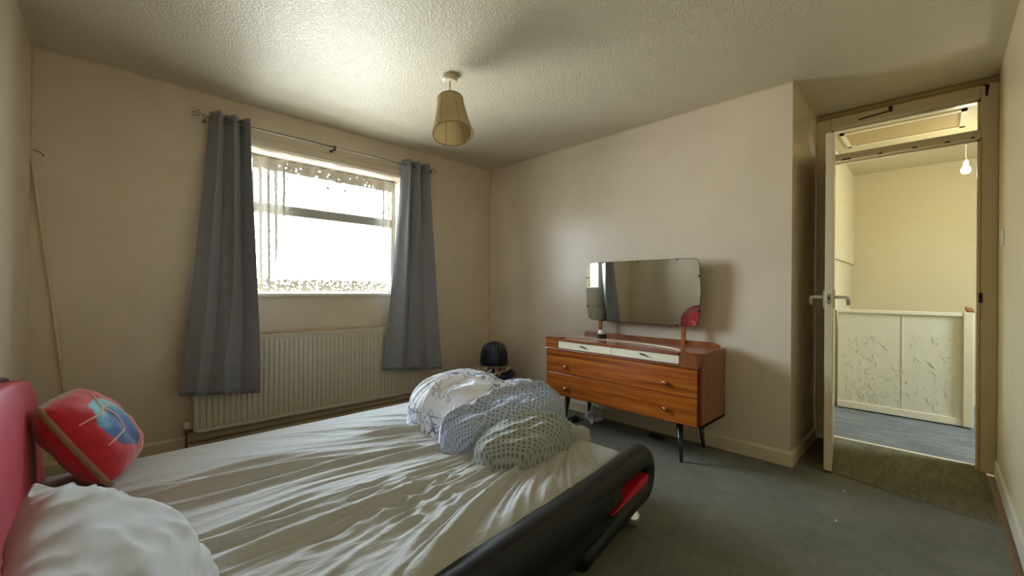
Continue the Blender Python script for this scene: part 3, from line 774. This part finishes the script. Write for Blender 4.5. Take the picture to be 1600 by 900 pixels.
def duvet_h(x, y):
    w = noise.noise(Vector((x * 3.2, y * 3.2, 0))); w2 = noise.noise(Vector((x * 7, y * 7, 4)))
    x_ = x + .030 * w; y_ = y + .030 * noise.noise(Vector((x * 3.5, y * 3.5, 9)))
    A = ell(x_, y_, 1.44, 1.87, .26, .30, .25, .235, 2.8, 2.3)
    yf = 1.385 + .05 * max(0, 1.42 - x) ** .5 - .035 * math.sin((x - 1.3) * 9) + .016 * noise.noise(Vector((x * 9, 2, 5)))
    tb = (y - yf)
    B = ell(x_, y_, 1.59, 1.62, .345, .265, .04, .19, 2.9, 2.2)
    if tb < .25: B = min(B, (.150 + .16 * max(0, tb) + .022 * math.exp(-((tb - .02) / .02) ** 2)) * (max(0, min(1, (tb + .012) / .03)) ** .4) - .25 * max(0, -tb - .012))
    if B > 0: B = min(B, .205)
    F = ell(x_, y_, 1.27, 1.57, .155, .125, -.35, .14, 2.8, 2.2)
    Q = ell(x_, y_, 1.66, 1.315, .10, .06, -.3, .06, 2.2)
    base = smax([A, B, F, Q], .008)
    if base <= 0: return base
    th = math.atan2(y - 1.50, 1.98 - x)
    f = th * 44 + w * 3.5 + w2 * 1.2
    k = min(1, base / .07)
    fl = 1 - abs(math.sin(f * .5)) ** .8; fl2 = (1 - abs(math.sin(f * .95 + w2 * 3 + 1)) ** .8)
    amp = .60 + .9 * noise.noise(Vector((th * 6, x * 2, 12)))
    db = 0.0
    for (xa, ya), (xb, yb) in zip(BOUND, BOUND[1:]):
        if xa <= x <= xb: db = y - (ya + (yb - ya) * (x - xa) / (xb - xa))
    dotm = .45 + .55 * min(1, max(0, (db + .03) / .06))
    leftm = min(1, max(.35, (2.12 - y) / .22))
    z = base + k * dotm * leftm * (.034 * fl * max(0, amp) + .022 * fl2 * max(0, 1.15 - amp) + .006 * (0.5 + 0.5 * math.sin(f * 4.1 + w * 7)) ** 2) + .006 * w2 * k
    # ridge along the seam between both faces
    for (xa, ya), (xb, yb) in zip(BOUND, BOUND[1:]):
        if xa <= x <= xb:
            d = db; z += k * .016 * math.exp(-(d / .014) ** 2) - k * .007 * math.exp(-((d + .035) / .018) ** 2)
    return z
def pillow_h(x, y):
    w = noise.noise(Vector((x * 4, y * 4, 20))); w2 = noise.noise(Vector((x * 9, y * 9, 24)))
    b_ = ell(x + .030 * w, y + .03 * w2, 1.41, 1.345, .27, .16, .08, .132, 2.7, 2.5)
    if b_ <= 0: return b_
    f = math.atan2(y - 1.20, x - 1.62) * 14 + w * 5
    return b_ + min(1, b_ / .05) * (.012 * (1 - abs(math.sin(f)) ** .8) + .018 * w) + .020 * (-abs(w2)) 
def heap(name_mats, hfn, x0, x1, y0, y1, n_, parent, z0, sel=None):
    vs = {}; parts = {nm: ([], [], [], {}) for nm, _ in name_mats}
    dx = (x1 - x0) / n_; ny = int((y1 - y0) / dx)
    Hh = [[hfn(x0 + i * dx, y0 + j * dx) for i in range(n_ + 1)] for j in range(ny + 1)]
    ic, jc = n_ // 2, ny // 2; UV = [[None] * (n_ + 1) for _ in range(ny + 1)]
    Hs = [[max(0, h) for h in row] for row in Hh]; rb = max(2, int(.010 / dx))
    def blur(rows):
        res = []
        for row in rows:
            cum = [0.0]
            for h in row: cum.append(cum[-1] + h)
            n__ = len(row); res.append([(cum[min(n__, i + rb + 1)] - cum[max(0, i - rb)]) / (min(n__, i + rb + 1) - max(0, i - rb)) for i in range(n__)])
        return res
    for _ in range(1): Hs = blur(Hs); Hs = [list(r) for r in zip(*blur([list(r) for r in zip(*Hs)]))]
    def al(a, b_): return math.hypot(dx, max(0, a) - max(0, b_))
    Uu = [[0.0] * (n_ + 1) for _ in range(ny + 1)]; Vv = [[0.0] * (n_ + 1) for _ in range(ny + 1)]
    for j in range(ny + 1):
        for i in range(ic + 1, n_ + 1): Uu[j][i] = Uu[j][i - 1] + al(Hs[j][i], Hs[j][i - 1])
        for i in range(ic - 1, -1, -1): Uu[j][i] = Uu[j][i + 1] - al(Hs[j][i], Hs[j][i + 1])
    for i in range(n_ + 1):
        for j in range(jc + 1, ny + 1): Vv[j][i] = Vv[j - 1][i] + al(Hs[j][i], Hs[j - 1][i])
        for j in range(jc - 1, -1, -1): Vv[j][i] = Vv[j + 1][i] - al(Hs[j][i], Hs[j + 1][i])
    for j in range(ny + 1):
        for i in range(n_ + 1): UV[j][i] = (Uu[j][i], Vv[j][i])
    for j in range(ny):
        for i in range(n_):
            q = [(i, j), (i + 1, j), (i + 1, j + 1), (i, j + 1)]
            if max(Hh[b_][a] for a, b_ in q) <= -.012: continue
            x, y = x0 + (i + .5) * dx, y0 + (j + .5) * dx
            nm = name_mats[0][0] if (sel is None or not sel(x, y)) else name_mats[1][0]
            V, F, U, ix = parts[nm]; f = []
            for a, b_ in q:
                if (a, b_) not in ix:
                    ix[(a, b_)] = len(V); h = Hh[b_][a]; X, Y = x0 + a * dx, y0 + b_ * dx
                    # sides drawn in below the widest line so the heap rounds under
                    V.append(Vector((X, Y, z0 + h))); U.append(UV[b_][a])
                f.append(ix[(a, b_)])
            F.append(f)
    out_ = []
    for nm, mt in name_mats:
        V, F, U, ix = parts[nm]; b_ = MB(); b_.add(V, F); o = build(b_, nm, mt, parent, smooth=True, fix=False); set_uv(o, U); out_.append(o)
    return out_
dv_ = thing('duvet', (1.45, 1.8, .36), 'bundled white duvet with blue flowers and a blue grey dotted reverse on the bed foot', 'duvet')
heap([('floral_side', M['floral']), ('dotted_side', M['dots_blue'])], duvet_h, 1.0, 2.0, 1.2, 2.3, 380, dv_, .362, dotted_side)
lin_ = heap([('duvet_lining', M['pillow_grey'])], lambda x, y: ell(x + .02 * noise.noise(Vector((x * 12, y * 12, 0))), y, 1.70, 1.27, .075, .045, -.5, .045) + (.008 * noise.noise(Vector((x * 30, y * 30, 2)))), 1.58, 1.82, 1.18, 1.36, 60, dv_, .364)
o = heap([('dotted_pillow', M['dots_green'])], pillow_h, 1.1, 1.74, 1.16, 1.62, 200, None, .362)[0]
tag(o, 'grey green dotted pillow bulging out from under the bundled duvet', 'pillow')

# ------------------------------------------------------------------ dresser
DX0, DX1, DY0_, DY1_ = 2.585, 3.0, 1.0, 2.23
dr = thing('dressing_table', (2.79, 1.615, 0), 'mid-century teak dressing table with two cream drawers and a wide mirror', 'dressing table')
for (x, y, sx, sy) in ((2.66, 1.16, -1, -1), (2.98, 1.16, 1, -1), (2.66, 2.06, -1, 1), (2.96, 2.06, 1, 1)):
    b = MB(); b.tube([(x + sx * .020, y + sy * .022, 0), (x + sx * .018, y + sy * .02, .02), (x, y, .255)], [.010, .011, .023], 14)
    build(b, 'leg', M['black_gloss'], dr, smooth=True)
# carcass
b = MB()
b.box(DX0 + .018, DX1, DY0_, DY0_ + .02, .25, .62); b.box(DX0 + .018, DX1, DY1_ - .02, DY1_, .25, .69)
b.box(DX0 + .018, DX1, DY0_, DY1_, .25, .27); b.box(DX1 - .01, DX1, DY0_, DY1_, .25, .69)
build(b, 'carcass', M['teak_side'], dr, bevel=.003)
def drawer(name, y0, y1, z0, z1, mat, knobs, x=DX0, t=.022):
    o = build(MB().box(x, x + t, y0, y1, z0, z1), name, mat, dr, bevel=.0025)
    for (ky, kz, kind) in knobs:
        b = MB()
        if kind == 'oval':
            for k in (0,):
                b.tube([(x - .014, ky + .022 * math.cos(a), kz + .013 * math.sin(a)) for a in [2 * PI * i / 20 for i in range(20)]], .0028, 6, closed=True)
            b.lathe((x, ky, kz), [(.006, 0), (.005, .012), (.011, .016), (.012, .022), (.007, .026)], 14, axis=(-1, 0, 0))
            build(b, 'knob', M['brass'], o, smooth=True)
        else:
            b.tube([(x, ky + .03, kz - .0), (x - .014, ky + .022, kz + .006), (x - .018, ky, kz + .006), (x - .014, ky - .022, kz - .002), (x - .014, ky - .032, kz - .008)], [.003, .005, .0045, .0035, .002], 8)
            b.tube([(x, ky + .01, kz), (x - .016, ky + .01, kz + .006)], .004, 8)
            build(b, 'handle', M['darkbrass'], o, smooth=True)
    return o
drawer('drawer', DY0_ + .022, DY1_ - .006, .432, .612, M['teak'], [(2.02, .485, 'oval'), (1.215, .497, 'oval')])
drawer('drawer', DY0_ + .022, DY1_ - .006, .258, .428, M['teak'], [(2.02, .318, 'oval'), (1.215, .330, 'oval')])
build(MB().box(DX0 - .012, DX1, DY0_ + .012, DY1_ + .004, .612, .622), 'dividing_rail', M['teak_side'], dr, bevel=.004)
xt = DX0 + .002
drawer('cream_drawer', 1.625, 2.105, .626, .682, M['cream_lacquer'], [(1.86, .655, 'bar')], x=xt)
drawer('cream_drawer', 1.135, 1.621, .626, .682, M['cream_lacquer'], [(1.37, .658, 'bar')], x=xt)
build(MB().box(DX0 - .004, DX0 + .06, 2.11, DY1_, .622, .702), 'end_block', M['teak'], dr, bevel=.004)
b = MB(); pr = [(DX1, 1.0, .622), (DX1, 1.13, .622), (DX0 - .004, 1.13, .622)]
for k in range(7):
    a = PI + PI / 2 * k / 6; pr.append((DX0 + .031 + .035 * math.cos(a), 1.0 + .035 + .035 * math.sin(a), .622))
b.prism(pr, (0, 0, .071)); build(b, 'end_block', M['teak_side'], dr)
# top with inset semi-ellipse
yc, ry, rx = 1.62, .485, .20
arc = [(DX0 - .004 + rx * math.sin(PI * k / 40) ** .9, yc + ry * math.cos(PI * k / 40)) for k in range(41)]
out = [(DX0 - .004, DY1_ + .004)] + arc + [(DX0 - .004, 1.035), (DX0 + .006, 1.01), (DX0 + .03, 1.0 - .004)] + [(DX1 + .0, DY0_ - .004), (DX1 + .0, DY1_ + .004)]
b = MB(); b.prism([(x, y, .694) for x, y in out], (0, 0, .014)); build(b, 'top', M['teak_top'], dr)
b = MB(); b.prism([(DX0 - .008, yc + ry, .686), *[(x, y, .686) for x, y in arc[1:-1]], (DX0 - .008, yc - ry, .686)], (0, 0, .016)); build(b, 'inset_top', M['teak_top'], dr)
b = MB(); b.tube([(x, y, .706) for x, y in arc[4:]], .0035, 6); build(b, 'edge_strip', M['cream_lacquer'], dr, smooth=True)
# gallery
pr = [(2.985, 1.02, .706), (2.985, 1.03, .722), (2.985, 1.07, .738)]
pr += [(2.985, 1.07 + 1.0 * k / 12, .738 - .004 * math.sin(PI * k / 12)) for k in range(1, 12)] + [(2.985, 2.10, .736), (2.985, 2.125, .730), (2.985, 2.135, .706)]
b = MB(); b.prism(pr, (-.016, 0, 0)); build(b, 'gallery_rail', M['teak_side'], dr, bevel=.002)
for y in (1.965, 1.27):
    build(MB().box(2.955, 2.975, y - .014, y + .014, .70, 1.05), 'mirror_post', M['teak'], dr, bevel=.003)
# mirror
def mirror_outline(grow=0.0):
    pts = []; yc, zc = 1.62, 1.075; hy, hz = .475 + grow, .2375 + grow
    n_ = 96
    for k in range(n_):
        a = 2 * PI * k / n_; ca, sa = math.cos(a), math.sin(a)
        e = 2 / 22.0
        y = math.copysign(abs(ca) ** e, ca); z = math.copysign(abs(sa) ** e, sa)
        side = 1 - (.035 if z > 0 else .055) * z * z * abs(y)           # sides bulge in the middle
        pts.append((yc + hy * y * side, zc + hz * z * (1 - .02 * (1 - y * y) * 0)))
    return pts
tl_ = .020
def mz(x, z): return x + (z - 1.075) * -tl_
b = MB(); b.prism([(mz(2.946, z), y, z) for y, z in mirror_outline()], (.006, 0, 0)); mir = build(b, 'mirror', M['mirror'], dr)
b = MB(); b.prism([(mz(2.9525, z), y, z) for y, z in mirror_outline(-.006)], (.004, 0, 0)); build(b, 'backing_board', M['darkbrass'], mir)
b = MB(); b.tube([(mz(2.949, z), y, z) for y, z in mirror_outline(.0005)], .003, 6, closed=True); build(b, 'mirror_edge', M['darkbrass'], mir, smooth=True)
for (y, z) in ((2.085, 1.19), (2.085, .95), (1.155, 1.19), (1.155, .95), (1.93, 1.311), (1.62, 1.311), (1.31, 1.311), (1.31, .839), (1.93, .839)):
    build(MB().obox((2.945, y, z), (1,0,0), (0,1,0), (0,0,1), .004, .007, .006), 'mirror_clip', M['black_gloss'], mir)
pt = thing('cosmetic_pot', (2.80, 1.84, .708), 'small black pot with a white lid on the teak dressing table', 'pot')
build(MB().lathe((2.80, 1.84, .709), [(.030, 0), (.036, .004), (.036, .034), (.034, .036)], 24), 'jar', M['black_pot'], pt, smooth=False, bevel=.001)
build(MB().lathe((2.80, 1.84, .745), [(.034, 0), (.034, .012), (.028, .017), (.024, .030), (.005, .031)], 24), 'lid', M['white_plastic'], pt, smooth=False, bevel=.001)

# ------------------------------------------------------------------ radiator
ra = thing('radiator', (1.28, W - .06, .125), 'long white ribbed panel radiator below the window', 'radiator')
RX0, RX1, RZ0, RZ1, RY = .441, 2.12, .125, .735, W - .10
pitch = .0335
def rad_fn(u, v):
    x = RX0 + .022 + (RX1 - RX0 - .044) * u; z = RZ0 + .02 + (RZ1 - RZ0 - .04) * v
    ph = ((x - RX0) / pitch) % 1.0
    g = 1.0 if ph < .42 else (0.0 if .54 < ph < .88 else (1 - (ph - .42) / .12 if ph <= .54 else (ph - .88) / .12))
    e = min(1, max(0, (min(v, 1 - v) - .022) / .02))
    return (x, RY - .000 + .012 * (1 - g * e) - .0, z)
b = MB(); b.grid(rad_fn, 600, 28); build(b, 'ribbed_panel', M['rad'], ra, smooth=False)
b = MB(); b.box(RX0, RX1, RY + .0125, RY + .03, RZ0, RZ1); b.box(RX0, RX1, RY + .004, RY + .014, RZ0, RZ0 + .02); b.box(RX0, RX1, RY + .004, RY + .014, RZ1 - .02, RZ1)
b.box(RX0, RX0 + .022, RY + .004, RY + .014, RZ0, RZ1); b.box(RX1 - .022, RX1, RY + .004, RY + .014, RZ0, RZ1); build(b, 'back_panel', M['rad'], ra, bevel=.004)
b = MB(); b.box(RX0, RX1, RY + .0, RY + .07, RZ1, RZ1 + .006); build(b, 'top_grille', M['rad'], ra, bevel=.002)
b = MB(); b.box(RX0 + .0, RX0 + .003, RY + .03, RY + .08, RZ0 + .01, RZ1); build(b, 'side_panel', M['rad'], ra); b = MB(); b.box(RX1 - .003, RX1, RY + .03, RY + .08, RZ0 + .01, RZ1); build(b, 'side_panel', M['rad'], ra)
b = MB(); b.lathe((RX0 - .035, RY + .03, .125), [(.015, 0), (.016, .03), (.011, .035)], 14); b.tube([(RX0 - .035, RY + .03, .14), (RX0 + .0, RY + .03, .145)], .009, 10)
va = build(b, 'valve', M['copper'], ra, smooth=True)
b = MB(); b.lathe((RX0 - .035, RY + .03, .16), [(.014, 0), (.017, .01), (.016, .04), (.008, .046)], 14); build(b, 'valve_cap', M['white_plastic'], va, smooth=True)
b = MB(); b.tube([(RX0 - .035, RY + .03, .13), (RX0 - .035, RY + .03, .0)], .0075, 10); build(b, 'pipe', M['copper'], ra, smooth=True)
b = MB(); b.tube([(RX0 - .02, W - .028, .055), (2.5, W - .028, .055)], .008, 8); struct(build(b, 'trim_7', M['dark_line'], smooth=True), 'old heating pipe running along the skirting under the radiator')

# ------------------------------------------------------------------ curtains
def curtain(name, x_top, x_bot, z_top, z_bot, y_top, y_bot, nf, label, seed, amp=.035, skew=0):
    t_ = thing(name, ((x_bot[0] + x_bot[1]) / 2, y_bot, min(z_bot)), label, 'curtain')
    nu, nv = 120, 60; uv = []
    def fn(u, v):       # v 0 top, 1 bottom
        sp = v ** 1.15
        xa = x_top[0] * (1 - sp) + x_bot[0] * sp; xb = x_top[1] * (1 - sp) + x_bot[1] * sp
        wob = .35 * noise.noise(Vector((u * 2.5, v * 1.4, seed)))
        ph = 2 * PI * (u * nf + wob * v + .25)
        a = amp * (1 - .25 * v) * (.75 + .5 * noise.noise(Vector((u * 3, v, seed + 5))) + .2)
        x = xa + (xb - xa) * (u + .02 * math.sin(ph * 2)); y = (y_top + (y_bot - y_top) * v) + a * math.sin(ph) + .012 * noise.noise(Vector((u * 9, v * 3, seed)))
        z = z_top + ((z_bot[0] * (1 - u) + z_bot[1] * u) - z_top) * v - (.006 * math.sin(ph)) * v
        y = min(y, W - .106) if z < .76 else min(y, W - .01)
        uv.append((u * .9, v * 1.9)); return (x, y, z)
    b = MB(); b.grid(fn, nu, nv)
    o = build(b, 'fabric_drop', M['curtain'], t_, smooth=True, solid=.003, fix=False); set_uv(o, uv)
    for k in range(int(nf * 2)):
        u = (k + .5) / (nf * 2); x = x_top[0] + (x_top[1] - x_top[0]) * u
        b = MB(); b.tube([(x + .004 * math.cos(PI / 2), y_top + .021 * math.cos(a), 2.212 + .021 * math.sin(a)) for a in [2 * PI * i / 16 for i in range(16)]], .003, 6, closed=True)
        build(b, 'eyelet', M['metal'], t_, smooth=True)
    return t_
curtain('curtain', (.515, .735), (.352, .80), 2.262, (.405, .350), W - .08, W - .175, 2.5, 'wide slate grey satin curtain left of the window', 1, .043)
curtain('curtain', (1.955, 2.21), (1.735, 2.30), 2.262, (.385, .325), W - .08, W - .175, 2.6, 'narrower slate grey satin curtain right of the window', 9, .043)
rod = thing('curtain_rod', (1.36, W - .08, 2.212), 'thin metal curtain rod with scrolled finials above the window', 'curtain rod')
build(MB().tube([(.50, W - .08, 2.212), (1.33, W - .08, 2.212)], .0075, 10), 'rod_tube', M['rodmetal'], rod, smooth=True)
build(MB().tube([(1.31, W - .08, 2.212), (2.24, W - .08, 2.212)], .006, 10), 'rod_tube', M['rodmetal'], rod, smooth=True)
for (x, sgn) in ((.50, -1), (2.23, 1)):
    pts = []
    def sp(cx_, cz_, r0, r1, a0, a1, n_=14):
        return [(cx_ + sgn * (r0 + (r1 - r0) * k / n_) * math.cos(a0 + (a1 - a0) * k / n_), W - .08, cz_ + (r0 + (r1 - r0) * k / n_) * math.sin(a0 + (a1 - a0) * k / n_)) for k in range(n_ + 1)]
    c1 = sp(x + sgn * .012, 2.212 - .004, .006, .018, -PI * 1.2, PI * .35)
    c2 = [(x + sgn * .040, W - .08, 2.222)] 
    c3 = sp(x + sgn * .072, 2.212 + .006, .018, .005, -PI * .75, PI * 1.1)
    b = MB(); b.tube(c1 + c2 + c3, .003, 6); b.tube(sp(x + sgn * .052, 2.232, .014, .004, PI, -PI * .9), .0025, 6)
    build(b, 'finial', M['rodmetal'], rod, smooth=True)
for x in (1.335, .49, 2.245):
    b = MB(); b.lathe((x, W, 2.20), [(.012, 0), (.012, .006), (.005, .008), (.005, .08)], 12, axis=(0, -1, 0)); b.box(x - .006, x + .006, W - .086, W - .074, 2.185, 2.225)
    build(b, 'bracket', M['darkbrass'] if x == 1.335 else M['rodmetal'], rod, smooth=False)
# lace
nc = thing('net_curtain', (1.34, W + .09, 1.045), 'white lace net curtain with a scalloped hem in the window', 'net curtain')
uv = []
NX0, NX1 = .80, 1.955
def lace_fn(u, v):
    x = NX0 + (NX1 - NX0) * u; z = 2.075 - 1.02 * v
    uv.append((x - NX0 + .0, z - 1.055)); return (x, W + .10 + .010 * math.sin(u * 60) * (1 - .5 * v) + .006 * math.sin(u * 23 + v * 2), z)
b = MB(); b.grid(lace_fn, 240, 30); o = build(b, 'lace_drop', M['lace'], nc, smooth=True, fix=False); set_uv(o, uv)
b = MB(); b.tube([(WX0 + .01, W + .10, 2.078), (WX1 - .01, W + .10, 2.078)], .004, 8); build(b, 'wire', M['darkbrass'], nc)

# ------------------------------------------------------------------ pendant lamp
px, py = 1.532, 2.123
pe = thing('pendant_lamp', (px, py, 2.0), 'cream tapered fabric lampshade hanging from the bedroom ceiling rose', 'lamp')
build(MB().lathe((px, py, 2.37), [(.036, 0), (.044, .004), (.048, .012), (.048, .030)], 32), 'ceiling_rose', M['gloss_cream'], pe, smooth=False, bevel=.001)
build(MB().tube([(px, py, 2.372), (px + .002, py, 2.22)], .0035, 8), 'flex', M['dark_line'], pe)
axs = Vector((-.16 + .05, -.23 - .05, -1)).normalized()
stp = Vector((px + .012, py + .012, 2.262)); HL = .245; r_t, r_b = .078, .122
def shade_r(q): return r_t + (r_b - r_t) * (q ** 1.25)
prof = [(shade_r(k / 14), HL * k / 14) for k in range(15)]
b = MB(); b.lathe(stp, prof, 56, axis=axs, cap=False); sh = build(b, 'lamp_shade', M['shade'], pe, smooth=True, solid=.0015, fix=False)
ax1 = axs.orthogonal().normalized(); ax2 = axs.cross(ax1)
for (h, r) in ((0, r_t), (HL, r_b)):
    b = MB(); b.tube([stp + axs * h + (ax1 * math.cos(2 * PI * k / 40) + ax2 * math.sin(2 * PI * k / 40)) * r for k in range(40)], .0042, 8, closed=True)
    build(b, 'trim_band', M['shade_trim'], sh, smooth=True)
for j in range(6):
    a = 2 * PI * j / 6 + .55
    b = MB(); b.tube([stp + axs * (HL * k / 10) + (ax1 * math.cos(a) + ax2 * math.sin(a)) * (shade_r(k / 10)) for k in range(11)], .0022, 6)
    build(b, 'seam_rib', M['shade_trim'], sh, smooth=True)
b = MB()
for j in range(3):
    a = 2 * PI * j / 3; b.tube([stp + axs * .03, stp + (ax1 * math.cos(a) + ax2 * math.sin(a)) * r_t], .0018, 6)
build(b, 'shade_carrier', M['metal'], sh)
build(MB().lathe((px, py, 2.175), [(.014, 0), (.016, .01), (.016, .04), (.008, .055)], 14), 'bulb_holder', M['white_plastic'], pe, smooth=True)


# ------------------------------------------------------------------ tub in the corner
tx, ty = 2.735, 3.10
tb = thing('laundry_tub', (tx, ty, 0), 'dark blue round plastic tub in the corner behind the bed', 'tub')
b = MB(); b.lathe((tx, ty, 0), [(.0, .004), (.17, .0), (.19, .01), (.235, .24), (.262, .245), (.266, .262), (.256, .27), (.232, .262), (.186, .02), (.0, .014)], 48, cap=False)
build(b, 'tub_body', M['blue_tub'], tb, smooth=True)
rnd = random.Random(3)
b = MB(); b.lathe((tx, ty, 0), [(.0, .225), (.10, .222), (.18, .205), (.222, .19)], 32, cap=False)
o = build(b, 'folded_cloth', fabric('beige_towel', (168, 150, 124)), None, (tx, ty, .19), smooth=True, solid=.01, fix=False); tag(o, 'beige cloth filling the blue tub below the pegs', 'cloth')
def peg_mb(p, d, up_):
    b = MB(); d = Vector(d).normalized(); s = d.cross(Vector(up_)).normalized(); n_ = s.cross(d)
    b.obox(Vector(p) + n_ * .0045, d, s, n_, .036, .0055, .0035); b.obox(Vector(p) - n_ * .0045, d, s, (n_ + d * .08), .036, .0055, .0035)
    b.tube([Vector(p) - s * .008, Vector(p) + s * .008], .0065, 8)
    return b
for k in range(42):
    a = rnd.uniform(0, 2 * PI); r = rnd.uniform(.04, .185); up_ = (rnd.uniform(-.5, .5), rnd.uniform(-.5, .5), 1)
    d = (rnd.uniform(-1, 1), rnd.uniform(-1, 1), rnd.uniform(-.25, .9))
    z = .275 + rnd.uniform(.0, .075) * (1 - r / .26) + .012 * (d[2] > .4)
    o = build(peg_mb((tx + r * math.cos(a), ty + r * math.sin(a), z), d, up_), 'clothes_peg', M['peg'], None, bevel=.001)
    tag(o, 'pale wooden clothes peg in the heap on the blue tub', 'clothes peg', 'clothes pegs heaped in the tub')
# navy peg basket, upturned on the heap
bk = thing('peg_basket', (tx + .06, ty - .01, .355), 'navy slotted plastic basket upturned on the heap of pegs', 'basket')
bx_, by_ = tx + .06, ty - .01
b = MB(); b.lathe((bx_, by_, .345), [(.128, 0), (.136, .006), (.138, .03), (.132, .11), (.112, .165), (.080, .20), (.04, .216), (.0, .22)], 40, cap=False)
build(b, 'basket_body', M['navy'], bk, smooth=True, solid=.004, fix=False)
for k in range(18):
    a = 2 * PI * k / 18; pr = []
    for (r, h) in ((.080, .200), (.098, .184), (.112, .166), (.123, .140)):
        pr.append((bx_ + (r + .002) * math.cos(a), by_ + (r + .002) * math.sin(a), .345 + h + .002))
    b = MB(); b.tube(pr, .0035, 6); build(b, 'slot_rib', simple('pale_slot', (120, 116, 128), .4) if k == 0 else bpy.data.materials['pale_slot'], bk, smooth=True)
b = MB(); b.tube([(bx_ + .137 * math.cos(a), by_ + .137 * math.sin(a), .348) for a in [2 * PI * i / 40 for i in range(40)]], .006, 8, closed=True); build(b, 'rim', M['navy'], bk, smooth=True)

# ------------------------------------------------------------------ small things
b = MB(); b.obox(Vector((-.185, W - .012, .94)), Vector((.19, 0, -1.86)), (0, 1, 0), Vector((1.86, 0, .19)), .95, .007, .006)
o = build(b, 'wooden_batten', M['gloss_cream'], None, bevel=.001); tag(o, 'thin cream batten leaning in the corner left of the curtain', 'batten')
b = MB(); b.tube([(L + .0, W - .008, 1.83), (L + .03, W - .012, 1.822), (L + .05, W - .012, 1.805), (L + .045, W - .012, 1.80)], .002, 6)
o = build(b, 'wall_hook', M['darkbrass'], None, smooth=True); tag(o, 'tiny bent wire hook at the top of the leaning batten', 'hook')
def crumple(name, c, rad, mat, label, cat, seed, rough=.5):
    c = Vector(c)
    def fn(u, v):
        th = 2 * PI * u; ph = PI * (v - .5); n_ = Vector((math.cos(ph) * math.cos(th), math.cos(ph) * math.sin(th), math.sin(ph)))
        k = 1 + rough * noise.noise(n_ * 2.5 + Vector((seed, 0, 0))) + rough * .5 * noise.noise(n_ * 7 + Vector((seed, 4, 0)))
        p = c + Vector((n_.x * rad[0], n_.y * rad[1], n_.z * rad[2])) * k; p.z = max(p.z, .002); return p
    b = MB(); b.grid(fn, 40, 26, wrap_u=True); o = build(b, name, mat); return tag(o, label, cat)
crumple('plastic_bag', (2.93, 1.99, .045), (.075, .06, .05), M['plastic_bag'], 'crumpled pale plastic bag on the carpet under the dressing table', 'bag', 2, .8)
crumple('dark_sock', (2.80, 2.12, .015), (.075, .03, .018), simple('grey_sock', (70, 74, 76), .9), 'small grey sock lying beside the plastic bag', 'sock', 5, .5)
crumple('dark_rag', (2.93, 1.45, .012), (.03, .06, .014), simple('black_rag', (28, 28, 30), .9), 'small dark rag on the carpet under the right of the dressing table', 'rag', 8, .5)
for k, (x, y) in enumerate(((3.28, .10), (3.5, -.10), (2.9, .35), (3.1, .16), (2.5, .33))):
    b = MB(); b.prism([(x, y, .0005), (x + .012, y + .004, .0005), (x + .010, y + .012, .0005), (x - .002, y + .009, .0005)], (0, 0, .002))
    tag(build(b, 'paper_scrap', M['white_plastic']), 'tiny white scrap of paper lying on the carpet near the door', 'paper scrap', 'tiny white scraps on the carpet')

# ------------------------------------------------------------------ cushion edge and seams
az = cn.normalized(); ay_ = az.cross(cax.normalized()).normalized(); ax_ = ay_.cross(az)
def cush(u, v, s=1, lift=.0):
    th = ((1 - u * u) ** .40) * ((1 - v * v) ** .40) if abs(u) < 1 and abs(v) < 1 else 0
    pu = (1 - .07 * (1 - v * v) * abs(u) ** 3) * (1 - .11 * v * v); pv = (1 - .07 * (1 - u * u) * abs(v) ** 3) * (1 - .11 * u * u)
    return keep_above(.371)(cc + ax_ * (u * .19 * pu) + ay_ * (v * .19 * pv) + az * (s * (th * .10 + cf(u, v, s) * min(1, th * 4)) + lift))
per = []
for k in range(80):
    q = k / 20; i = int(q); f = q - i
    u, v = ((-1 + 2 * f, -1), (1, -1 + 2 * f), (1 - 2 * f, 1), (-1, 1 - 2 * f))[i]
    per.append(cush(u, v))
b = MB(); b.tube(per, .011, 8, closed=True); build(b, 'fleece_edge', M['cushion_edge'], cu, smooth=True)
seams = [[(-.2, .38), (.0, .75)], [(.05, -.75), (.3, -.5), (.5, -.1), (.85, .0)], [(-.8, -.3), (-.2, -.2)], [(-.9, .35), (-.5, .30), (-.2, .38), (.1, .35)], [(-.2, .38), (-.15, .1), (-.2, -.2)], [(.3, -.5), (.6, -.6), (.85, -.55)], [(.6, -.6), (.55, -.85)], [(.5, -.1), (.6, -.6)]]
for s_ in seams:
    pts = []
    for i in range(len(s_) - 1):
        for k in range(6): 
            f = k / 6; pts.append(cush(s_[i][0] * (1 - f) + s_[i + 1][0] * f, s_[i][1] * (1 - f) + s_[i + 1][1] * f, 1, .001))
    pts.append(cush(*s_[-1], 1, .001))
    b = MB(); b.tube(pts, .0032, 6); build(b, 'seam_cord', M['cushion_seam'], cu, smooth=True)
